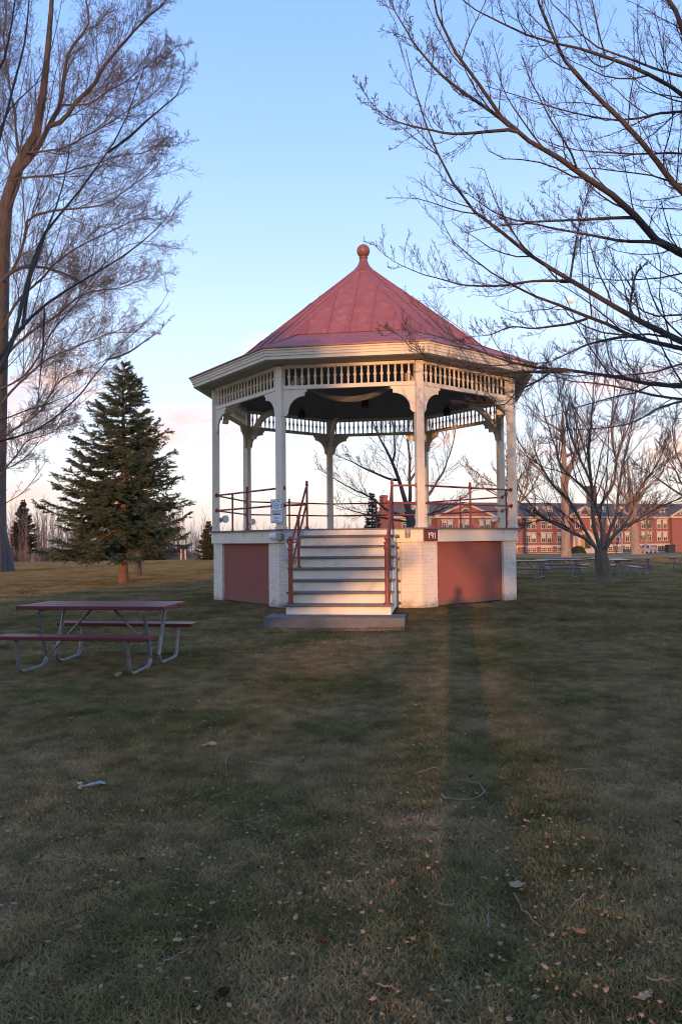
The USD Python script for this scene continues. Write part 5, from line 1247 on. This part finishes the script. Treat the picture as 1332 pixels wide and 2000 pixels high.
an = rng.uniform(0, 2 * np.pi, len(pos))
gi.CreatePrototypesRel().SetTargets(gp); gi.CreateProtoIndicesAttr(Vt.IntArray(ids)); gi.CreatePositionsAttr(Vt.Vec3fArray([Gf.Vec3f(*p) for p in pos]))
gi.CreateOrientationsAttr(Vt.QuathArray([Gf.Quath(math.cos(a / 2), 0, 0, math.sin(a / 2)) for a in an]))

# fallen leaves: the ones that stand out singly, then the small litter
def leaf_mesh(rng, size):
    n = 11; t = np.linspace(0, 2 * np.pi, n, endpoint=False)
    r = size * .5 * (.62 + .38 * np.abs(np.cos(t * 2.5))) * rng.uniform(.8, 1.15, n)
    V = np.c_[r * np.cos(t), r * np.sin(t) * .75, .012 + .25 * size * (np.cos(t + rng.uniform(0, 6)) * .5 + .5) * rng.uniform(.4, 1.0) + .06 * size * rng.normal(size=n)]
    V = np.vstack([[[0, 0, .018]], V]); i = np.arange(1, n + 1)
    return V, np.stack([np.zeros(n, int), i, np.roll(i, -1)], 1)
LEAVES = [('largest curled tan leaf in the right foreground beside a pale twig', .73, 3.10, .10, 'leaftan'), ('pinkish leaf in the middle lawn, right one of a touching pair', -.95, 5.28, .085, 'leaftan'), ('small pinkish leaf in the middle lawn, left one of a touching pair', -1.0, 5.25, .06, 'leaftan'),
 ('brown leaf on the lawn below the long pale twig at left', -.76, 3.55, .06, 'leafbrown'), ('orange leaf right of the short forked twig in the foreground', .88, 2.74, .05, 'leafbrown'), ('brown leaf near the ring of curled twig', .98, 4.48, .07, 'leafbrown'), ('dark brown leaf left of the largest tan leaf', .42, 2.95, .055, 'leafbrown'),
 ('tan leaf under the front bench of the near picnic table', -2.46, 7.95, .14, 'leaftan'), ('orange brown leaf in the centre of the lawn', -.28, 4.95, .06, 'leafbrown'), ('pale leaf near the bottom edge, left of centre', -.62, 2.72, .05, 'leaftan'), ('rusty leaf at the lower left', -1.02, 2.82, .05, 'leafbrown'), ('pale leaf by the bottom right corner', .95, 2.35, .055, 'leaftan'), ('brown leaf on the worn strip before the stairs', .5, 7.3, .08, 'leafbrown')]
rng = np.random.default_rng(21)
for lab, x, y, s_, mt in LEAVES:
    t = thing('fallen_leaf', lab, 'leaf', (x, y, float(lie(x, y)) + .022), rng.uniform(0, 6)); part(t, 'blade', leaf_mesh(rng, s_), M[mt]); part(t, 'stalk', rod([(-s_ * .3, 0, .014), (-s_ * .75, .01, .02)], .0016, 4), M['stick'])
lit = []
for i in range(14000):
    y = rng.uniform(2.0, 16); x = rng.uniform(-.56 * y - .3, .56 * y + .3)
    if in_base(x, y) or meshkit.fbm(np.array([x * .8, y * .8, 3.3]), 3, 9) + rng.normal() * .10 < .47: continue
    v, f = leaf_mesh(rng, rng.uniform(.008, .030)); c, s_ = math.cos(i), math.sin(i)
    v = v @ np.array([[c, s_, 0], [-s_, c, 0], [0, 0, 1]]) + (x, y, float(lie(x, y)) + rng.uniform(.010, .026)); lit.append((v, f))
h_ = len(lit) // 2
solo('leaf_litter', join(lit[:h_]), M['leafbrown'], 'small scraps of brown dead leaf scattered through the lawn', 'leaf litter', kind='stuff')
solo('leaf_litter', join(lit[h_:]), M['leaftan'], 'small scraps of pale dead leaf scattered through the lawn', 'leaf litter', kind='stuff')

TWIGS=[
  [(0.70,3.04),(0.70,2.92),(0.72,2.84),(0.74,2.78)],
  [(0.99,3.03),(0.93,2.96),(0.87,2.89)],
  [(-1.42,3.40),(-1.32,3.42),(-1.23,3.43),(-1.17,3.37)],
  [(-0.66,2.55),(-0.61,2.61),(-0.55,2.67)],
  [(-0.64,4.87),(-0.51,4.82),(-0.39,4.74)],
  [(-0.78,4.83),(-0.79,4.99),(-0.77,5.07)],
  [(-0.07,6.30),(0.09,6.31),(0.19,6.37)],
  [(-0.28,6.77),(-0.14,6.80)],
  [(1.38,4.57),(1.49,4.63),(1.58,4.62),(1.69,4.56)],
  [(1.93,5.14),(2.00,5.01),(2.17,5.03)],
  [(2.35,6.02),(2.48,5.97),(2.61,5.88)],
  [(0.56,4.22),(0.60,4.14),(0.72,4.14),(0.82,4.26),(0.81,4.39),(0.69,4.48)],
  [(0.45,4.58),(0.55,4.68),(0.63,4.73)],
  [(0.10,2.44),(0.17,2.43)],
  [(1.00,2.45),(1.09,2.44)],
  [(0.54,2.77),(0.55,2.84),(0.58,2.94)],
  [(-0.77,4.22),(-0.65,4.30)],
  [(-2.15,4.87),(-1.95,4.88)],
  [(-0.59,3.86),(-0.42,3.86)],
  [(1.27,3.73),(1.29,3.64)],
  [(-0.26,2.70),(-0.31,2.65)],
]
TWIG_LABELS = ['pale curved twig below the largest tan leaf', 'short pale twig right of the largest tan leaf', 'long thick pale twig in the left foreground', 'thin twig slanting up at the lower left', 'thin straight twig in the middle of the lawn', 'small hooked twig left of the thin straight twig', 'pale stick lying before the bandstand stairs', 'short grey stick left of the pale stick before the stairs', 'long arched twig in the right middle lawn', 'bent twig near the right edge, nearer one', 'bent twig near the right edge, farther one', 'twig curled into a ring right of centre', 'short twig left of the curled ring', 'straw coloured twig at the bottom centre', 'thick short twig in the bottom right corner', 'short upright twig below the dark red scraps', 'dark thin twig left of centre in the lawn', 'thin straight twig at the left edge of the lawn', 'very thin straight twig left of centre', 'short twig in the right foreground', 'tan twig slanting left of centre near the bottom']
rng = np.random.default_rng(31)
for pts, lab in zip(TWIGS, TWIG_LABELS):
    P = np.array(pts, float); n = 15
    if len(P) == 2: P = np.vstack([P[0], P.mean(0) + rng.normal(size=2) * .015, P[1]])
    Q = resample(np.c_[P, 0 * P[:, 0]], n)[:, :2] + rng.normal(size=(n, 2)) * .0025
    o = Q.mean(0); zz = lie(Q[:, 0], Q[:, 1]) + .030 + np.abs(rng.normal(size=n)) * .006; zo = float(lie(*o))
    L_ = np.linalg.norm(np.diff(Q, axis=0), axis=1).sum(); r_ = .0022 + .0030 * min(L_, .8)
    PP = np.c_[Q - o, zz - zo][None]; RR = (r_ * np.linspace(1.2, .6, n))[None]
    t = thing('fallen_twig', lab, 'twig', (o[0], o[1], zo)); part(t, 'stem', tubes(PP, RR, 6, True), M['stick'], smooth=True)
    g_ = grow(rng, PP, RR, 3, (.3, 1), .22, (25, 55), .1, 3, .0, .2, .03, .7, .0015); part(t, 'side_twig', tubes(*g_, 4), M['stick'])

CONES = [('reddish spruce cone lying at the bottom of the lawn', -.40, 2.42), ('dark cone left of the bare purple patch in the foreground', -.08, 2.73), ('dark cone just left of the largest tan leaf', .23, 3.11), ('black cone in the left foreground below the silver wrapper', -.95, 3.43), ('dark cone above the ring of curled twig', .80, 4.57), ('reddish cone at the right edge of the lawn', 1.72, 3.78)]
for lab, x, y in CONES:
    t = thing('spruce_cone', lab, 'cone', (x, y, float(lie(x, y)) + .022), rng.uniform(0, 6), scale=.8 if y < 2.5 else .5)
    V, F = [], []
    core_ = lathe([(0, -.042), (.010, -.035), (.013, 0), (.008, .04), (0, .046)], 8); core_.apply_transform(trimesh.transformations.rotation_matrix(math.pi / 2, [0, 1, 0])); part(t, 'core', core_, M['conebrown'])
    sc_ = []
    for i in range(70):
        a = i * 2.399; q = i / 70; r1_ = .020 * math.sin(math.pi * (.12 + .8 * q)) + .004; xx = -.042 + .088 * q
        c_, s_ = math.cos(a), math.sin(a); w_ = .006
        tip = np.array([xx + .010, r1_ * c_, r1_ * s_]); b_ = np.array([xx - .002, .45 * r1_ * c_, .45 * r1_ * s_]); sd = np.array([0, -s_, c_]) * w_
        sc_.append((np.array([b_ - sd * .6, b_ + sd * .6, tip + sd, tip - sd, tip + np.array([.005, 0, 0])]), np.array([[0, 1, 2], [0, 2, 3], [3, 2, 4]])))
    part(t, 'scales', join(sc_), M['conebrown'], kind='stuff')
wr = thing('silver_wrapper', 'crumpled silver wrapper strip lying on the left lawn', 'wrapper', (-1.53, 4.45, float(lie(-1.53, 4.45)) + .02), .35)
gx, gy = np.meshgrid(np.linspace(-.075, .075, 16), np.linspace(-.02, .02, 6), indexing='ij')
gzz = .02 * meshkit.noise(np.stack([gx * 45, gy * 60, 0 * gx], -1), 4) + .012 * np.abs(gy) / .02; ii = np.arange(96).reshape(16, 6)
Fw = np.concatenate([np.stack([ii[:-1, :-1], ii[1:, :-1], ii[1:, 1:]], -1).reshape(-1, 3), np.stack([ii[:-1, :-1], ii[1:, 1:], ii[:-1, 1:]], -1).reshape(-1, 3)])
part(wr, 'foil', (np.stack([gx, gy * (1 + .5 * np.sin(gx * 40)), gzz], -1).reshape(-1, 3), Fw), M['paper'])
part(wr, 'twisted_end', moved(lathe([(0, 0), (.012, .004), (.004, .02), (.018, .035), (0, .035)], 7), -.075, 0, .0), M['paper'])

# ------------------------------------------------------------------ the person taking the picture, who throws the long shadow
def blob(chain):
    parts_ = []
    for (p, r), (q, s_) in zip(chain[:-1], chain[1:]):
        a = manifold3d.Manifold.sphere(r, 20).translate(p); b = manifold3d.Manifold.sphere(s_, 20).translate(q); parts_.append(manifold3d.Manifold.batch_hull([a, b]))
    return parts_
bod = []
bod += blob([((0, 0, 1.42), .075), ((0, 0, 1.50), .065)])
for sg in (-1, 1):
    bod += blob([((sg * .10, 0, .95), .115), ((sg * .11, .02, .50), .075), ((sg * .12, 0, .09), .05), ((sg * .13, .15, .04), .042)])
    bod += blob([((sg * .19, -.01, 1.38), .07), ((sg * .215, .08, 1.12), .05), ((sg * .10, .24, 1.42), .038), ((sg * .05, .29, 1.47), .04)])
    bod += blob([((sg * .08, -.01, 1.0), .12), ((sg * .12, -.01, 1.34), .105)])
    for f_ in range(4):
        bod += blob([((sg * .05, .29, 1.49 - .02 * f_), .011), ((sg * .035, .345, 1.495 - .021 * f_), .0095), ((sg * .005, .36, 1.495 - .021 * f_), .008)])
    bod += blob([((sg * .05, .27, 1.46), .013), ((sg * .03, .30, 1.435), .010)])
bod += blob([((0, -.01, 1.0), .14), ((0, -.01, 1.35), .13)])
bod.append(manifold3d.Manifold.batch_hull([manifold3d.Manifold.sphere(.085, 16).translate((sx_ * q_[0], q_[1], q_[2])) for sx_ in (-1, 1) for q_ in ((.08, -.01, 1.05), (.09, .0, .35))]))
pm = manifold3d.Manifold.batch_boolean(bod, manifold3d.OpType.Add).refine_to_length(.03).to_mesh()
ptm = trimesh.Trimesh(np.array(pm.vert_properties[:, :3]), pm.tri_verts); trimesh.smoothing.filter_taubin(ptm, iterations=6)
per = thing('person', 'person in dark coat behind the viewpoint, arms raised to take the picture', 'person', (.02, -.52, float(lie(.02, -.52))), -.05, scale=.90)
part(per, 'body', ptm, M['dark'], smooth=True)
hd = trimesh.creation.icosphere(3, .1); hv = hd.vertices.copy(); hv *= np.array([.78, .98, 1.18]); hv[:, 1] += np.where(np.abs(hv[:, 0]) < .02, .018 * np.exp(-((hv[:, 2] + .01) / .03) ** 2) * (hv[:, 1] > 0), 0)
M['skin'] = look('skin', (.45, .28, .21), None, 8, .55)
part(per, 'head', moved(trimesh.Trimesh(hv, hd.faces, process=False), 0, .02, 1.62), M['skin'], smooth=True)
hr_ = trimesh.creation.icosphere(3, .11); hv = hr_.vertices * np.array([.80, .95, 1.15]); hr_ = trimesh.Trimesh(hv, hr_.faces, process=False); part(per, 'hair', moved(hr_, 0, -.005, 1.645), M['dark'], smooth=True)
for sg in (-1, 1): part(per, 'eye', moved(trimesh.creation.icosphere(1, .011), sg * .032, .108, 1.625), M['lampwhite'], smooth=True)
